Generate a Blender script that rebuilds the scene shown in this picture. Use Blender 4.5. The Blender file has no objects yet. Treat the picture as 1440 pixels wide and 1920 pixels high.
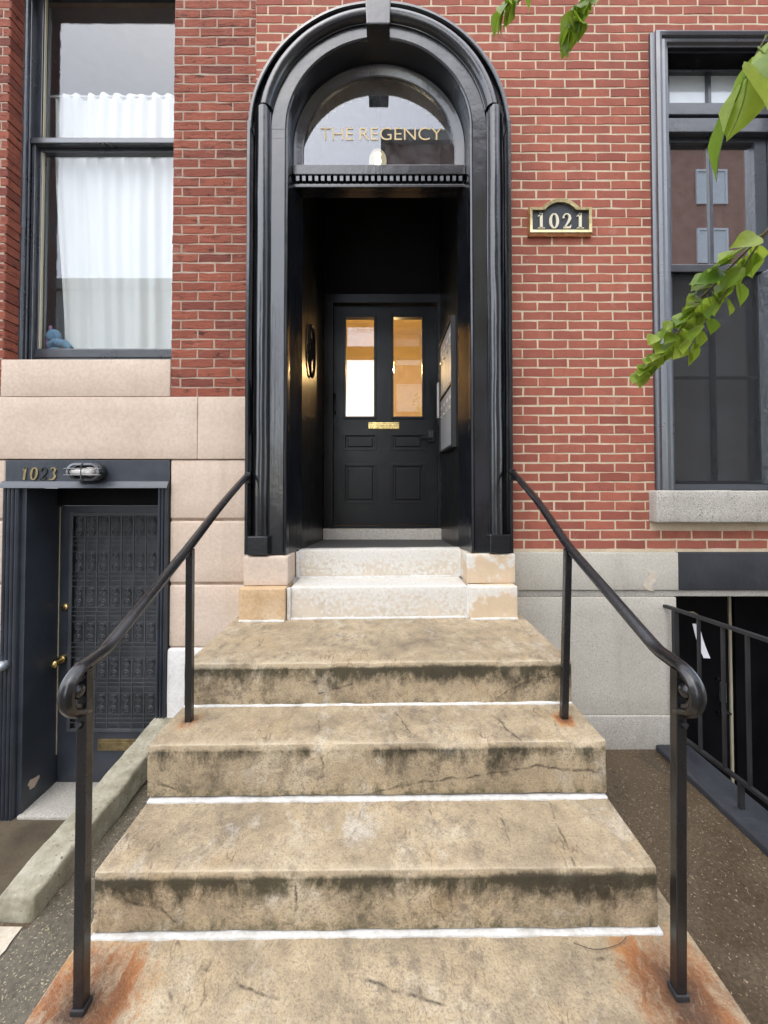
import bpy, bmesh, math, random
from mathutils import Vector, Matrix, noise
R = math.radians
rnd = random.Random(7)
SC = bpy.context.scene
COL = SC.collection

# ------------------------------------------------------------------ camera, sky, sun, exposure
cam = bpy.data.objects.new('camera', bpy.data.cameras.new('camera'))
COL.objects.link(cam)
cam.location = (0, -2.83, 1.84)
cam.rotation_euler = (R(91.2), 0, 0)
cam.data.sensor_fit = 'VERTICAL'
cam.data.sensor_height = 36.0
cam.data.lens = 36.0 * 750 / 1920
cam.data.shift_x = 4 / 1920
cam.data.shift_y = -58 / 1920
cam.data.clip_start = 0.02
cam.data.clip_end = 600
SC.camera = cam

world = bpy.data.worlds.new('World'); SC.world = world; world.use_nodes = True
wn = world.node_tree.nodes; wl = world.node_tree.links
sky = wn.new('ShaderNodeTexSky'); sky.sky_type = 'NISHITA'; sky.sun_disc = False
sky.sun_elevation = R(60); sky.sun_rotation = R(205)
sky.air_density = 1.0; sky.dust_density = 1.2; sky.ozone_density = 1.0
hs = wn.new('ShaderNodeHueSaturation'); hs.inputs['Saturation'].default_value = 0.55
wl.new(sky.outputs[0], hs.inputs['Color'])
wl.new(hs.outputs[0], wn['Background'].inputs['Color'])
wn['Background'].inputs['Strength'].default_value = 0.15

sun = bpy.data.objects.new('sun', bpy.data.lights.new('sun', 'SUN'))
COL.objects.link(sun)
sun.data.energy = 1.0; sun.data.angle = R(110); sun.data.color = (1, .96, .9)
sun.rotation_euler = (R(30), 0, R(-25))

SC.view_settings.view_transform = 'Standard'
SC.view_settings.look = 'None'
SC.view_settings.exposure = 1.6
SC.view_settings.gamma = 1
SC.view_settings.use_curve_mapping = False
SC.cycles.use_denoising = True
SC.cycles.max_bounces = 7
SC.cycles.diffuse_bounces = 3
SC.cycles.glossy_bounces = 4
SC.cycles.use_adaptive_sampling = True
SC.cycles.adaptive_threshold = 0.025
SC.cycles.transparent_max_bounces = 16
SC.cycles.sample_clamp_indirect = 6

# ------------------------------------------------------------------ material helpers
class G:
    def __init__(s, name):
        s.m = bpy.data.materials.new(name); s.m.use_nodes = True
        s.t = s.m.node_tree; s.n = s.t.nodes; s.n.clear()
        s.out = s.n.new('ShaderNodeOutputMaterial')
        s.geo = s.n.new('ShaderNodeNewGeometry')
    def lk(s, a, b): s.t.links.new(a, b)
    def val(s, node, key, v):
        if v is None: return
        if hasattr(v, 'is_output') or isinstance(v, bpy.types.NodeSocket): s.lk(v, node.inputs[key])
        else: node.inputs[key].default_value = v
    def pos(s, scale=(1, 1, 1), rot=(0, 0, 0), warp=0, wscale=3):
        m = s.n.new('ShaderNodeMapping'); m.inputs['Scale'].default_value = scale; m.inputs['Rotation'].default_value = rot
        src = s.geo.outputs['Position']
        if warp:
            nz = s.n.new('ShaderNodeTexNoise'); nz.inputs['Scale'].default_value = wscale; nz.inputs['Detail'].default_value = 3
            s.lk(src, nz.inputs['Vector'])
            a0 = s.n.new('ShaderNodeVectorMath'); a0.operation = 'SUBTRACT'; a0.inputs[1].default_value = (.5, .5, .5)
            s.lk(nz.outputs['Color'], a0.inputs[0])
            a = s.n.new('ShaderNodeVectorMath'); a.operation = 'SCALE'; a.inputs['Scale'].default_value = warp
            s.lk(a0.outputs[0], a.inputs[0])
            b = s.n.new('ShaderNodeVectorMath'); b.operation = 'ADD'
            s.lk(src, b.inputs[0]); s.lk(a.outputs[0], b.inputs[1]); src = b.outputs[0]
        s.lk(src, m.inputs['Vector']); return m.outputs[0]
    def noise(s, scale, vec=None, detail=5, rough=.6, dist=0):
        n = s.n.new('ShaderNodeTexNoise'); n.inputs['Scale'].default_value = scale
        n.inputs['Detail'].default_value = detail; n.inputs['Roughness'].default_value = rough
        n.inputs['Distortion'].default_value = dist
        s.lk(vec if vec is not None else s.geo.outputs['Position'], n.inputs['Vector']); return n.outputs['Fac']
    def voro(s, scale, vec=None, feature='F1', out='Distance', rnd_=1):
        n = s.n.new('ShaderNodeTexVoronoi'); n.feature = feature; n.inputs['Scale'].default_value = scale
        n.inputs['Randomness'].default_value = rnd_
        s.lk(vec if vec is not None else s.geo.outputs['Position'], n.inputs['Vector']); return n.outputs[out]
    def ramp(s, fac, stops, interp='LINEAR'):
        r = s.n.new('ShaderNodeValToRGB'); r.color_ramp.interpolation = interp
        e = r.color_ramp.elements
        while len(e) < len(stops): e.new(.5)
        for i, (p, c) in enumerate(stops):
            e[i].position = p; e[i].color = (c, c, c, 1) if isinstance(c, (int, float)) else (*c, 1)
        s.lk(fac, r.inputs[0]); return r.outputs[0]
    def mix(s, fac, a, b, mode='MIX'):
        n = s.n.new('ShaderNodeMix'); n.data_type = 'RGBA'; n.blend_type = mode
        s.val(n, 0, fac)
        for k, v in ((6, a), (7, b)):
            if isinstance(v, (tuple, list)): v = (*v, 1)
            s.val(n, k, v)
        return n.outputs[2]
    def math(s, op, a, b=None, clamp=False):
        n = s.n.new('ShaderNodeMath'); n.operation = op; n.use_clamp = clamp
        s.val(n, 0, a); s.val(n, 1, b); return n.outputs[0]
    def attr(s, name):
        n = s.n.new('ShaderNodeAttribute'); n.attribute_name = name; return n.outputs['Fac']
    def rand(s):
        return s.n.new('ShaderNodeObjectInfo').outputs['Random']
    def bump(s, h, strength=.3, dist=.01, prev=None):
        n = s.n.new('ShaderNodeBump'); n.inputs['Strength'].default_value = strength; n.inputs['Distance'].default_value = dist
        s.lk(h, n.inputs['Height'])
        if prev is not None: s.lk(prev, n.inputs['Normal'])
        return n.outputs[0]
    def bsdf(s, color, rough=.8, metallic=0, normal=None, spec=.5, coat=0, coat_rough=.1, emit=None, estr=0, ior=1.5):
        b = s.n.new('ShaderNodeBsdfPrincipled')
        if isinstance(color, (tuple, list)): color = (*color, 1)
        s.val(b, 'Base Color', color); s.val(b, 'Roughness', rough); s.val(b, 'Metallic', metallic)
        s.val(b, 'Specular IOR Level', spec); s.val(b, 'IOR', ior); s.val(b, 'Coat Weight', coat); s.val(b, 'Coat Roughness', coat_rough)
        if normal is not None: s.lk(normal, b.inputs['Normal'])
        if emit: s.val(b, 'Emission Color', (*emit, 1)); s.val(b, 'Emission Strength', estr)
        return b.outputs[0]
    def done(s, sh): s.lk(sh, s.out.inputs['Surface']); return s.m

M = {}
def brick_mat(name, c1, c2, c3, rough_face):
    g = G(name); r = g.math('FRACT', g.math('ADD', g.rand(), g.geo.outputs['Random Per Island']))
    col = g.ramp(r, [(0, c2), (.3, c1), (.55, tuple(x*1.12 for x in c1)), (.75, c1), (.95, c3), (1, tuple(x*.86 for x in c3))])
    v = g.pos((1, 1, 1), warp=.05, wscale=9)
    n1 = g.noise(16, v); n2 = g.noise(150, detail=3)
    col = g.mix(g.ramp(n1, [(.3, 0), (.75, 1)]), col, g.mix(.35, col, (c3[0]*.6, c3[1]*.6, c3[2]*.65)), 'MIX')
    col = g.mix(g.ramp(n2, [(.35, .35), (.6, 0)]), col, (.12, .045, .04))
    pale = g.noise(5, detail=6, rough=.75)
    col = g.mix(g.ramp(pale, [(.58, 0), (.80, .35)]), col, (.62, .46, .39))
    run = g.noise(1.0, g.pos((3.5, 3.5, .7)), detail=5, rough=.65)
    col = g.mix(g.ramp(run, [(.48, 0), (.75, .42)]), col, (.14, .06, .045))
    nm = g.bump(g.noise(90, detail=3), .35, .004)
    if rough_face:
        v2 = g.pos((9, 9, 34), rot=(0, .22, 0), warp=.035, wscale=22)
        cr = g.noise(1.0, v2, detail=4, rough=.7, dist=.6)
        crack = g.ramp(cr, [(.36, 1), (.45, 0)])
        crm = g.math('MULTIPLY', crack, g.ramp(g.noise(11), [(.38, 0), (.56, .85)]))
        col = g.mix(crm, col, (.05, .022, .018))
        nm = g.bump(cr, .8, .014, nm)
    return g.done(g.bsdf(col, .88, normal=nm, spec=.3))
M['brick_a'] = brick_mat('brick_smooth', (.43, .138, .088), (.395, .124, .084), (.365, .110, .076), False)
M['brick_b'] = brick_mat('brick_split', (.345, .103, .060), (.295, .086, .052), (.23, .068, .046), True)
def simple_stone(name, c1, c2, c3, scale=2.0, fine=60, bump=.2, speck=None, rough=.85, stain=.5):
    g = G(name)
    n1 = g.noise(scale, detail=7, rough=.62); n2 = g.noise(fine, detail=4)
    col = g.ramp(n1, [(.28, c2), (.5, c1), (.72, c3)])
    col = g.mix(g.ramp(n2, [(.35, .28), (.62, 0)]), col, (c2[0]*.6, c2[1]*.6, c2[2]*.6))
    if speck:
        sp = g.noise(speck[0], detail=2, rough=.5)
        col = g.mix(g.ramp(sp, [(speck[1], 0), (speck[1] + .06, 1)]), col, speck[2])
        sp2 = g.noise(speck[0]*.8, g.pos((1, 1, 1), rot=(.4, .5, .2)), detail=2)
        col = g.mix(g.ramp(sp2, [(speck[1], 0), (speck[1] + .06, .8)]), col, speck[3])
    st = g.noise(1.0, g.pos((5, 5, .9)), detail=6, rough=.7)
    col = g.mix(g.ramp(st, [(.55, 0), (.8, stain)]), col, (c2[0]*.55, c2[1]*.55, c2[2]*.5))
    pits = g.voro(26, g.pos((1, 1, 1), warp=.12, wscale=12))
    col = g.mix(g.ramp(pits, [(.03, .55), (.07, 0)]), col, (c2[0]*.35, c2[1]*.3, c2[2]*.3))
    nm = g.bump(n2, bump, .004)
    return g.done(g.bsdf(col, rough, normal=nm, spec=.35))
M['mortar_a'] = simple_stone('mortar_cream', (.66, .54, .385), (.52, .42, .29), (.73, .62, .47), 6, 120, .4)
M['mortar_b'] = simple_stone('mortar_tan', (.44, .33, .25), (.29, .21, .16), (.54, .43, .34), 6, 120, .4)
M['pink'] = simple_stone('pink_sandstone', (.66, .535, .43), (.60, .475, .37), (.70, .585, .485), 2.6, 45, .25, stain=.35)
M['granite'] = simple_stone('grey_granite', (.47, .445, .39), (.37, .345, .30), (.55, .525, .465), 1.5, 90, .2, speck=(170, .60, (.11, .105, .10), (.70, .68, .64)))
M['granite_w'] = simple_stone('pale_granite', (.55, .52, .445), (.47, .44, .375), (.61, .58, .51), 1.5, 90, .2, speck=(170, .63, (.2, .19, .18), (.72, .70, .66)))
M['whitewash'] = simple_stone('whitewashed_stone', (.76, .74, .72), (.62, .60, .57), (.80, .79, .78), 3, 60, .2, stain=.3)
M['ochre_stone'] = simple_stone('ochre_stone', (.60, .42, .24), (.45, .31, .18), (.68, .54, .38), 3, 60, .25, stain=.5)

def peel_stone(name, paint, stone, lo, hi, scale):
    g = G(name)
    v = g.pos((1, 1, 1), warp=.03, wscale=25)
    n = g.noise(scale, v, detail=3, rough=.5); big = g.noise(3.0, detail=3)
    z = g.attr('rust')
    k = g.math('ADD', g.math('ADD', n, g.math('MULTIPLY', big, .5)), g.math('MULTIPLY', z, -.25))
    mask = g.ramp(k, [(lo, 1), (hi, 0)])
    st = g.ramp(g.noise(6, detail=6), [(.3, stone), (.7, (stone[0]*1.25, stone[1]*1.25, stone[2]*1.3))])
    col = g.mix(mask, st, g.mix(g.ramp(g.noise(60), [(.35, .4), (.6, 0)]), paint, (paint[0]*.7, paint[1]*.68, paint[2]*.62)))
    nm = g.bump(g.noise(80, detail=3), .3, .004)
    return g.done(g.bsdf(col, .85, normal=nm, spec=.3))
M['peel'] = peel_stone('peeling_white_stone', (.68, .655, .60), (.52, .455, .36), .66, .82, 40)
M['peel_ped'] = peel_stone('peeling_ochre_stone', (.70, .665, .60), (.55, .43, .29), .57, .66, 11)

# where the real cracks run across treads and risers (metres)
CRACKS = [((-.658,-1.52,.362),(-.477,-1.59,.362)),((-.477,-1.59,.362),(-.304,-1.634,.362)),((-.099,-1.581,.362),(.069,-1.625,.362)),((.069,-1.625,.362),(.218,-1.662,.362)),((-.674,-1.583,.362),(-.564,-1.658,.362)),((.617,-1.528,.362),(.781,-1.563,.362)),((-.86,-1.468,.471),(-.739,-1.468,.442)),((-.739,-1.468,.442),(-.646,-1.468,.367)),((-.299,-1.468,.551),(-.284,-1.468,.45)),((-.284,-1.468,.45),(-.303,-1.468,.36)),((.684,-1.468,.569),(.699,-1.468,.381)),((-.073,-1.197,.572),(-.097,-1.287,.572)),((-.097,-1.287,.572),(-.126,-1.371,.572)),((.679,-1.197,.572),(.663,-1.322,.572)),((.663,-1.322,.572),(.645,-1.468,.572)),((-.568,-1.287,.572),(-.575,-1.371,.572)),((.46,-1.262,.572),(.464,-1.388,.572)),((-.057,-1.163,.589),(.162,-1.163,.636)),((.162,-1.163,.636),(.403,-1.163,.664)),((.403,-1.163,.664),(.622,-1.163,.703)),((.622,-1.163,.703),(.902,-1.163,.679)),((-.261,-1.163,.778),(-.241,-1.163,.696)),((-.241,-1.163,.696),(-.287,-1.163,.589)),((-.97,-1.163,.642),(-.845,-1.163,.61)),((-.292,-.965,.798),(-.246,-1.163,.798)),((.062,-.939,.798),(.127,-1.102,.798)),((.521,-1.,.798),(.584,-1.18,.798)),((.514,-.869,.795),(.67,-.869,.903)),((.67,-.869,.903),(.891,-.869,.949)),((-.305,-.869,.851),(-.145,-.869,.898))]
def crack_dist(g, vec):
    best = None
    for A, B in CRACKS:
        A, B = Vector(A), Vector(B); d = B - A
        def vm(op, a, b=None, sc=None):
            n = g.n.new('ShaderNodeVectorMath'); n.operation = op; g.val(n, 0, a)
            if b is not None: g.val(n, 1, b)
            if sc is not None: g.val(n, 'Scale', sc)
            return n
        pa = vm('SUBTRACT', vec, A).outputs[0]
        t = g.math('MULTIPLY', vm('DOT_PRODUCT', pa, d / d.length_squared).outputs['Value'], 1.0, True)
        q = vm('SCALE', tuple(d), None, t).outputs[0]
        dist = vm('LENGTH', vm('SUBTRACT', pa, q).outputs[0]).outputs['Value']
        best = dist if best is None else g.math('MINIMUM', best, dist)
    return best
def step_mat():
    g = G('weathered_step_stone')
    ofs = g.n.new('ShaderNodeVectorMath'); ofs.operation = 'SCALE'; ofs.inputs[0].default_value = (7, 3, 5); g.lk(g.rand(), ofs.inputs['Scale'])
    ov = g.n.new('ShaderNodeVectorMath'); g.lk(g.pos((1, 1.3, 1), warp=.25, wscale=2), ov.inputs[0]); g.lk(ofs.outputs[0], ov.inputs[1])
    n1 = g.noise(2.9, ov.outputs[0], detail=7, rough=.72)
    n2 = g.noise(17, g.pos((1, .7, 1), rot=(0, 0, .6)), detail=7, rough=.82)
    n3 = g.noise(130, detail=3, rough=.7)
    col = g.ramp(n1, [(.27, (.185, .145, .098)), (.40, (.33, .26, .165)), (.54, (.45, .355, .225)), (.70, (.55, .465, .33))])
    col = g.mix(g.math('MULTIPLY', g.ramp(n2, [(.47, 0), (.62, .9)]), g.ramp(g.noise(2.1, detail=3), [(.35, .25), (.6, 1)])), col, (.20, .16, .115))
    och = g.noise(3.3, g.pos((1, 1, 1), rot=(.3, .2, .7)), detail=4)
    col = g.mix(g.ramp(och, [(.55, 0), (.76, .42)]), col, (.46, .31, .15))
    pale = g.noise(5.5, g.pos((1, .6, 1), rot=(.1, .2, .9), warp=.2, wscale=5), detail=5, rough=.75)
    col = g.mix(g.ramp(pale, [(.57, 0), (.74, .65)]), col, (.62, .575, .49))
    col = g.mix(g.ramp(n3, [(.34, .52), (.50, 0)]), col, (.13, .10, .07))
    pits = g.voro(30, g.pos((1, .8, 1), warp=.3, wscale=15))
    pm = g.math('MULTIPLY', g.ramp(pits, [(.04, 1), (.10, 0)]), g.ramp(n1, [(.50, 0), (.62, .85)]))
    col = g.mix(pm, col, (.07, .052, .036))
    # long cracks
    brk = g.noise(5, detail=4)
    cd = crack_dist(g, g.pos((1, 1, 1), warp=.035, wscale=16))
    cm = g.math('MULTIPLY', g.ramp(cd, [(.0018, 1), (.0055, 0)]), g.ramp(n2, [(.36, .3), (.48, 1)]))
    cm = g.math('MAXIMUM', cm, g.math('MULTIPLY', g.ramp(cd, [(.0, .45), (.03, 0)]), g.ramp(n2, [(.5, 0), (.66, 1)])))
    col = g.mix(cm, col, (.045, .033, .024))
    # fine parallel bedding veins
    vb = g.pos((11, 2.0, 3.2), rot=(0, 0, -.35), warp=.05, wscale=14)
    v2 = g.noise(1.0, vb, detail=3, rough=.6)
    vm = g.math('MULTIPLY', g.ramp(v2, [(.486, 0), (.5, 1), (.514, 0)]), g.ramp(och, [(.54, 0), (.62, .7)]))
    col = g.mix(vm, col, (.10, .07, .05))
    # soot and algae streaks clinging to the risers
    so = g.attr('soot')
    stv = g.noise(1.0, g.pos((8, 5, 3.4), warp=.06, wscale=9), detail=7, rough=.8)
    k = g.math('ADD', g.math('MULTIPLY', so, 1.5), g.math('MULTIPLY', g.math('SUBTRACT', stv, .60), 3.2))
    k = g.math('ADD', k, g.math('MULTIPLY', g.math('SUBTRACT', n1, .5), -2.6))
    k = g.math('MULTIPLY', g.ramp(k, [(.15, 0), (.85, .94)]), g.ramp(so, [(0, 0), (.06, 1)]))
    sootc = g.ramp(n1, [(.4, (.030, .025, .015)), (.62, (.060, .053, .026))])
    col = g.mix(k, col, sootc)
    mo = g.math('MULTIPLY', g.attr('moss'), g.ramp(n2, [(.45, 0), (.62, 1)]))
    col = g.mix(mo, col, (.06, .06, .02))
    ed = g.math('MULTIPLY', g.attr('edge'), g.ramp(brk, [(.35, .15), (.62, .7)]))
    col = g.mix(ed, col, (.60, .50, .35))
    # rust around the posts
    ra = g.attr('rust')
    rn = g.noise(9, g.pos((1.4, .45, 1), rot=(0, 0, .35), warp=.16, wscale=9), detail=7, rough=.8)
    rk = g.math('ADD', ra, g.math('MULTIPLY', g.math('SUBTRACT', rn, .53), 3.2))
    ru = g.math('MULTIPLY', g.ramp(rk, [(.05, 0), (.7, .93)]), g.ramp(ra, [(0, 0), (.12, 1)]))
    rc = g.ramp(g.math('ADD', g.math('MULTIPLY', ra, .6), g.math('MULTIPLY', n2, .45)), [(.3, (.46, .25, .085)), (.5, (.30, .105, .028)), (.8, (.035, .018, .012))])
    col = g.mix(ru, col, rc)
    nm = g.bump(g.math('ADD', g.math('MULTIPLY', g.noise(14, detail=4, rough=.7), 2.2), g.noise(130, detail=2)), .5, .006)
    return g.done(g.bsdf(col, g.ramp(n1, [(.35, .5), (.65, .8)]), normal=nm, spec=.4))
M['step'] = step_mat()

def ground_mat(name, base, dark, light, dens, wet):
    g = G(name)
    n = g.noise(1.3, detail=6, rough=.65)
    col = g.ramp(n, [(.3, dark), (.55, base), (.75, tuple(c*1.18 for c in base))])
    f = g.noise(70, detail=5)
    col = g.mix(g.ramp(f, [(.35, .6), (.6, 0)]), col, tuple(c*.45 for c in dark))
    d = g.voro(95, g.pos((1, 1, 1), warp=.05, wscale=30)); cc = g.voro(95, g.pos((1, 1, 1), warp=.05, wscale=30), 'F1', 'Color')
    pick = g.ramp(cc, [(dens, 0), (dens + .05, 1)])
    peb = g.math('MULTIPLY', g.ramp(d, [(.22, 1), (.36, 0)]), pick)
    col = g.mix(peb, col, light)
    h = g.math('ADD', g.math('MULTIPLY', f, .6), peb)
    nm = g.bump(h, .6, .005)
    r = g.ramp(n, [(.38, wet), (.62, .75)])
    return g.done(g.bsdf(col, r, normal=nm, spec=.5))
M['aggregate'] = ground_mat('wet_aggregate_concrete', (.125, .088, .050), (.060, .043, .027), (.36, .28, .18), .68, .16)
M['asphalt'] = ground_mat('pebbly_asphalt', (.165, .145, .105), (.10, .088, .066), (.40, .34, .22), .5, .4)
M['road'] = ground_mat('asphalt_road', (.06, .06, .06), (.045, .045, .045), (.14, .14, .13), .7, .5)
M['kerb'] = simple_stone('mossy_concrete', (.36, .335, .25), (.21, .195, .135), (.48, .45, .36), 9, 45, .9, speck=(60, .66, (.13, .11, .07), (.48, .43, .32)), rough=.85, stain=.6)
M['pale_concrete'] = simple_stone('pale_concrete', (.60, .53, .42), (.42, .36, .27), (.68, .62, .52), 6, 60, .4)
M['area_floor'] = simple_stone('dark_wet_concrete', (.12, .095, .062), (.07, .055, .038), (.17, .14, .10), 3, 50, .4, rough=.5)
M['caulk'] = simple_stone('dirty_white_caulk', (.68, .665, .63), (.50, .475, .42), (.74, .73, .70), 14, 60, .5, stain=.7)

def paint_mat(name, base, rough=.28, chips=.0, spec=.8, coat=.3, grain=.25, wear=(.30, .32, .35), ior=1.5):
    g = G(name)
    gv = g.pos((60, 60, 3)); n = g.noise(1.0, gv, detail=5, rough=.6); b = g.noise(5, detail=4, rough=.6)
    col = g.mix(g.ramp(b, [(.35, 0), (.7, .6)]), base, tuple(min(1, c*1.7 + .004) for c in base))
    ch = g.noise(38, g.pos((1, 1, .5), warp=.03, wscale=30), detail=4, rough=.7)
    col = g.mix(g.math('MULTIPLY', g.ramp(ch, [(.73, 0), (.77, 1)]), chips), col, wear)
    nm = g.bump(g.math('ADD', n, g.math('MULTIPLY', g.noise(9, detail=3), 2.5)), grain, .004)
    r = g.ramp(b, [(.3, rough * .85), (.7, rough * 1.2)])
    return g.done(g.bsdf(col, r, normal=nm, spec=spec, coat=coat, coat_rough=rough * .6, ior=ior))
M['black'] = paint_mat('glossy_black_paint', (.007, .008, .0105), .20, .6, spec=.7, coat=.4, ior=1.5, grain=.28)
M['black_door'] = paint_mat('black_door_paint', (.005, .0056, .007), .33, .1, grain=.15, spec=.28, coat=.05)
M['navy'] = paint_mat('charcoal_blue_paint', (.028, .034, .045), .38, .35, spec=.6, coat=.15)
M['slate'] = paint_mat('slate_window_paint', (.032, .038, .048), .30, .3, spec=.9, coat=.2, ior=1.6)
M['grille'] = paint_mat('grey_grille_paint', (.055, .06, .066), .45, .2, spec=.5, coat=0)
M['iron'] = paint_mat('black_iron', (.008, .008, .009), .26, .1, grain=.15, wear=(.10, .08, .06), spec=.5, coat=.25)
M['iron_flat'] = paint_mat('worn_black_iron', (.017, .017, .018), .5, .4, spec=.5, coat=0)
M['painted_base'] = paint_mat('charcoal_painted_stone', (.030, .032, .038), .6, .2, spec=.4, coat=0, grain=.6)
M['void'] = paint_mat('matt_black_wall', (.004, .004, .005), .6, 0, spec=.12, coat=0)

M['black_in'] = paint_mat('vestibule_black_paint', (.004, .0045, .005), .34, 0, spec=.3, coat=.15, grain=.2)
def metal(name, c, rough=.3, dark=.5):
    g = G(name); n = g.noise(20, detail=6)
    col = g.ramp(n, [(.3, tuple(x*dark for x in c)), (.65, c)])
    return g.done(g.bsdf(col, g.ramp(g.noise(50), [(.3, rough*.7), (.7, rough*1.6)]), 1.0, normal=g.bump(n, .15, .003)))
M['brass'] = metal('polished_brass', (.80, .60, .25), .25)
M['bronze'] = metal('bronze_gold', (.86, .72, .42), .32, .7)
M['old_brass'] = metal('tarnished_brass', (.46, .37, .20), .45)
M['silver'] = metal('champagne_metal', (.82, .77, .64), .3, .75)
M['alu'] = metal('brushed_aluminium', (.62, .66, .70), .42, .85)
def flat(name, c, rough=.7, nscale=8, var=.12, spec=.4):
    g = G(name); n = g.noise(nscale, detail=5)
    col = g.ramp(n, [(.3, tuple(x*(1-var) for x in c)), (.7, c)])
    return g.done(g.bsdf(col, rough, normal=g.bump(g.noise(nscale*10), .1, .003), spec=spec))
M['gold_leaf'] = flat('gold_lettering', (.80, .60, .30), .45, spec=.5)
M['champagne'] = flat('champagne_paint', (.80, .74, .56), .35, spec=.6)
M['plaque_face'] = flat('slate_plaque', (.045, .052, .06), .5)
M['grey_paint'] = flat('grey_satin_paint', (.42, .45, .48), .55)
M['white_metal'] = flat('white_enamel', (.78, .78, .80), .35)
M['bulb'] = flat('white_bulb_glass', (.85, .84, .80), .25)
M['paper'] = flat('white_paper', (.80, .80, .84), .7)
M['trim_gap_light'] = flat('weathered_cream_and_gap_light', (.55, .50, .36), .6)  # cream trim; also the painted gap light beside the security door
M['warm_plaster'] = flat('ochre_plaster', (.74, .62, .42), .7)
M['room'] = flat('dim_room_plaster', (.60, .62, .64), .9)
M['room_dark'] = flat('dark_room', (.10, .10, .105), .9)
M['shade'] = flat('grey_roller_shade', (.42, .42, .43), .9)
M['pale_shade'] = flat('pale_roller_shade', (.80, .82, .84), .9)
M['plush_blue'] = flat('blue_plush', (.13, .26, .38), .95, 60, .3)
M['plush_mauve'] = flat('mauve_plush', (.33, .20, .32), .95, 60, .3)
M['slate_floor'] = flat('grey_slate_floor', (.12, .12, .115), .6)
M['bark'] = flat('grey_brown_bark', (.12, .09, .065), .9, 30, .5)
M['twig'] = flat('olive_twig', (.13, .10, .05), .7)
def emis(name, c, s):
    g = G(name); e = g.n.new('ShaderNodeEmission'); e.inputs[0].default_value = (*c, 1); e.inputs[1].default_value = s
    return g.done(e.outputs[0])
M['bulb_on'] = emis('lit_bulb', (1, .70, .35), 420)
def frosted():
    g = G('lit_globe'); e = g.n.new('ShaderNodeEmission'); e.inputs[0].default_value = (1, .86, .55, 1); e.inputs[1].default_value = .5
    t = g.n.new('ShaderNodeBsdfTransparent'); mx = g.n.new('ShaderNodeMixShader'); mx.inputs[0].default_value = .4
    g.lk(t.outputs[0], mx.inputs[1]); g.lk(e.outputs[0], mx.inputs[2]); return g.done(mx.outputs[0])
M['globe_on'] = frosted()
M['bulb_soft'] = emis('lit_warm_bulb', (1, .78, .48), 12)
def glass(name, refl, tint=(.9, .93, .94), rough=0.0, dirt=.0):
    g = G(name)
    t = g.n.new('ShaderNodeBsdfTransparent'); t.inputs[0].default_value = (*tint, 1)
    gl = g.n.new('ShaderNodeBsdfAnisotropic') if False else g.n.new('ShaderNodeBsdfGlossy')
    gl.inputs['Roughness'].default_value = rough
    gl.inputs['Color'].default_value = (.95, .97, 1, 1)
    lw_ = g.n.new('ShaderNodeLayerWeight')
    f = g.math('ADD', g.math('MULTIPLY', g.math('POWER', lw_.outputs['Facing'], 5), .9), .04 + refl, True)
    mx = g.n.new('ShaderNodeMixShader'); g.lk(f, mx.inputs[0]); g.lk(t.outputs[0], mx.inputs[1]); g.lk(gl.outputs[0], mx.inputs[2])
    sh = mx.outputs[0]
    if dirt:
        d = g.n.new('ShaderNodeBsdfDiffuse'); d.inputs[0].default_value = (.55, .57, .6, 1)
        m2 = g.n.new('ShaderNodeMixShader')
        g.lk(g.math('MULTIPLY', g.ramp(g.noise(9, detail=7, rough=.75), [(.4, .1), (.75, 1)]), dirt), m2.inputs[0])
        g.lk(sh, m2.inputs[1]); g.lk(d.outputs[0], m2.inputs[2]); sh = m2.outputs[0]
    return g.done(sh)
M['glass'] = glass('window_glass', .012, (.97, .98, .98))
M['glass_coated'] = glass('coated_window_glass', .36, (.5, .52, .53))
M['glass_transom'] = glass('dusty_transom_glass', .06, (.75, .77, .8), dirt=.10)
M['glass_door'] = glass('mirror_tinted_glass', .13, (.86, .82, .74))
def screen():
    g = G('insect_screen'); t = g.n.new('ShaderNodeBsdfTransparent'); t.inputs[0].default_value = (.75, .75, .75, 1)
    d = g.n.new('ShaderNodeBsdfDiffuse'); d.inputs[0].default_value = (.085, .087, .09, 1)
    mx = g.n.new('ShaderNodeMixShader'); mx.inputs[0].default_value = .22
    g.lk(t.outputs[0], mx.inputs[1]); g.lk(d.outputs[0], mx.inputs[2]); return g.done(mx.outputs[0])
M['screen'] = screen()
def cloth():
    g = G('white_cotton'); d = g.n.new('ShaderNodeBsdfDiffuse'); t = g.n.new('ShaderNodeBsdfTranslucent')
    c = g.ramp(g.noise(2, g.pos((3, 3, .5)), detail=5), [(.3, (.86, .88, .86)), (.7, (.92, .93, .91))])
    g.lk(c, d.inputs[0]); g.lk(c, t.inputs[0])
    mx = g.n.new('ShaderNodeMixShader'); mx.inputs[0].default_value = .25
    g.lk(d.outputs[0], mx.inputs[1]); g.lk(t.outputs[0], mx.inputs[2]); return g.done(mx.outputs[0])
M['cloth'] = cloth()
def leafm(name, a, b):
    g = G(name); r = g.rand()
    c = g.ramp(r, [(0, a), (1, b)])
    c = g.mix(g.ramp(g.noise(60, detail=3), [(.4, .25), (.6, 0)]), c, tuple(x*.6 for x in a))
    p = g.bsdf(c, .38, spec=.45)
    t = g.n.new('ShaderNodeBsdfTranslucent')
    g.lk(g.mix(.5, c, (.42, .58, .05)), t.inputs[0])
    mx = g.n.new('ShaderNodeMixShader'); mx.inputs[0].default_value = .5
    g.lk(p, mx.inputs[1]); g.lk(t.outputs[0], mx.inputs[2]); return g.done(mx.outputs[0])
M['leaf'] = leafm('spring_leaf', (.13, .235, .03), (.38, .47, .06))

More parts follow.
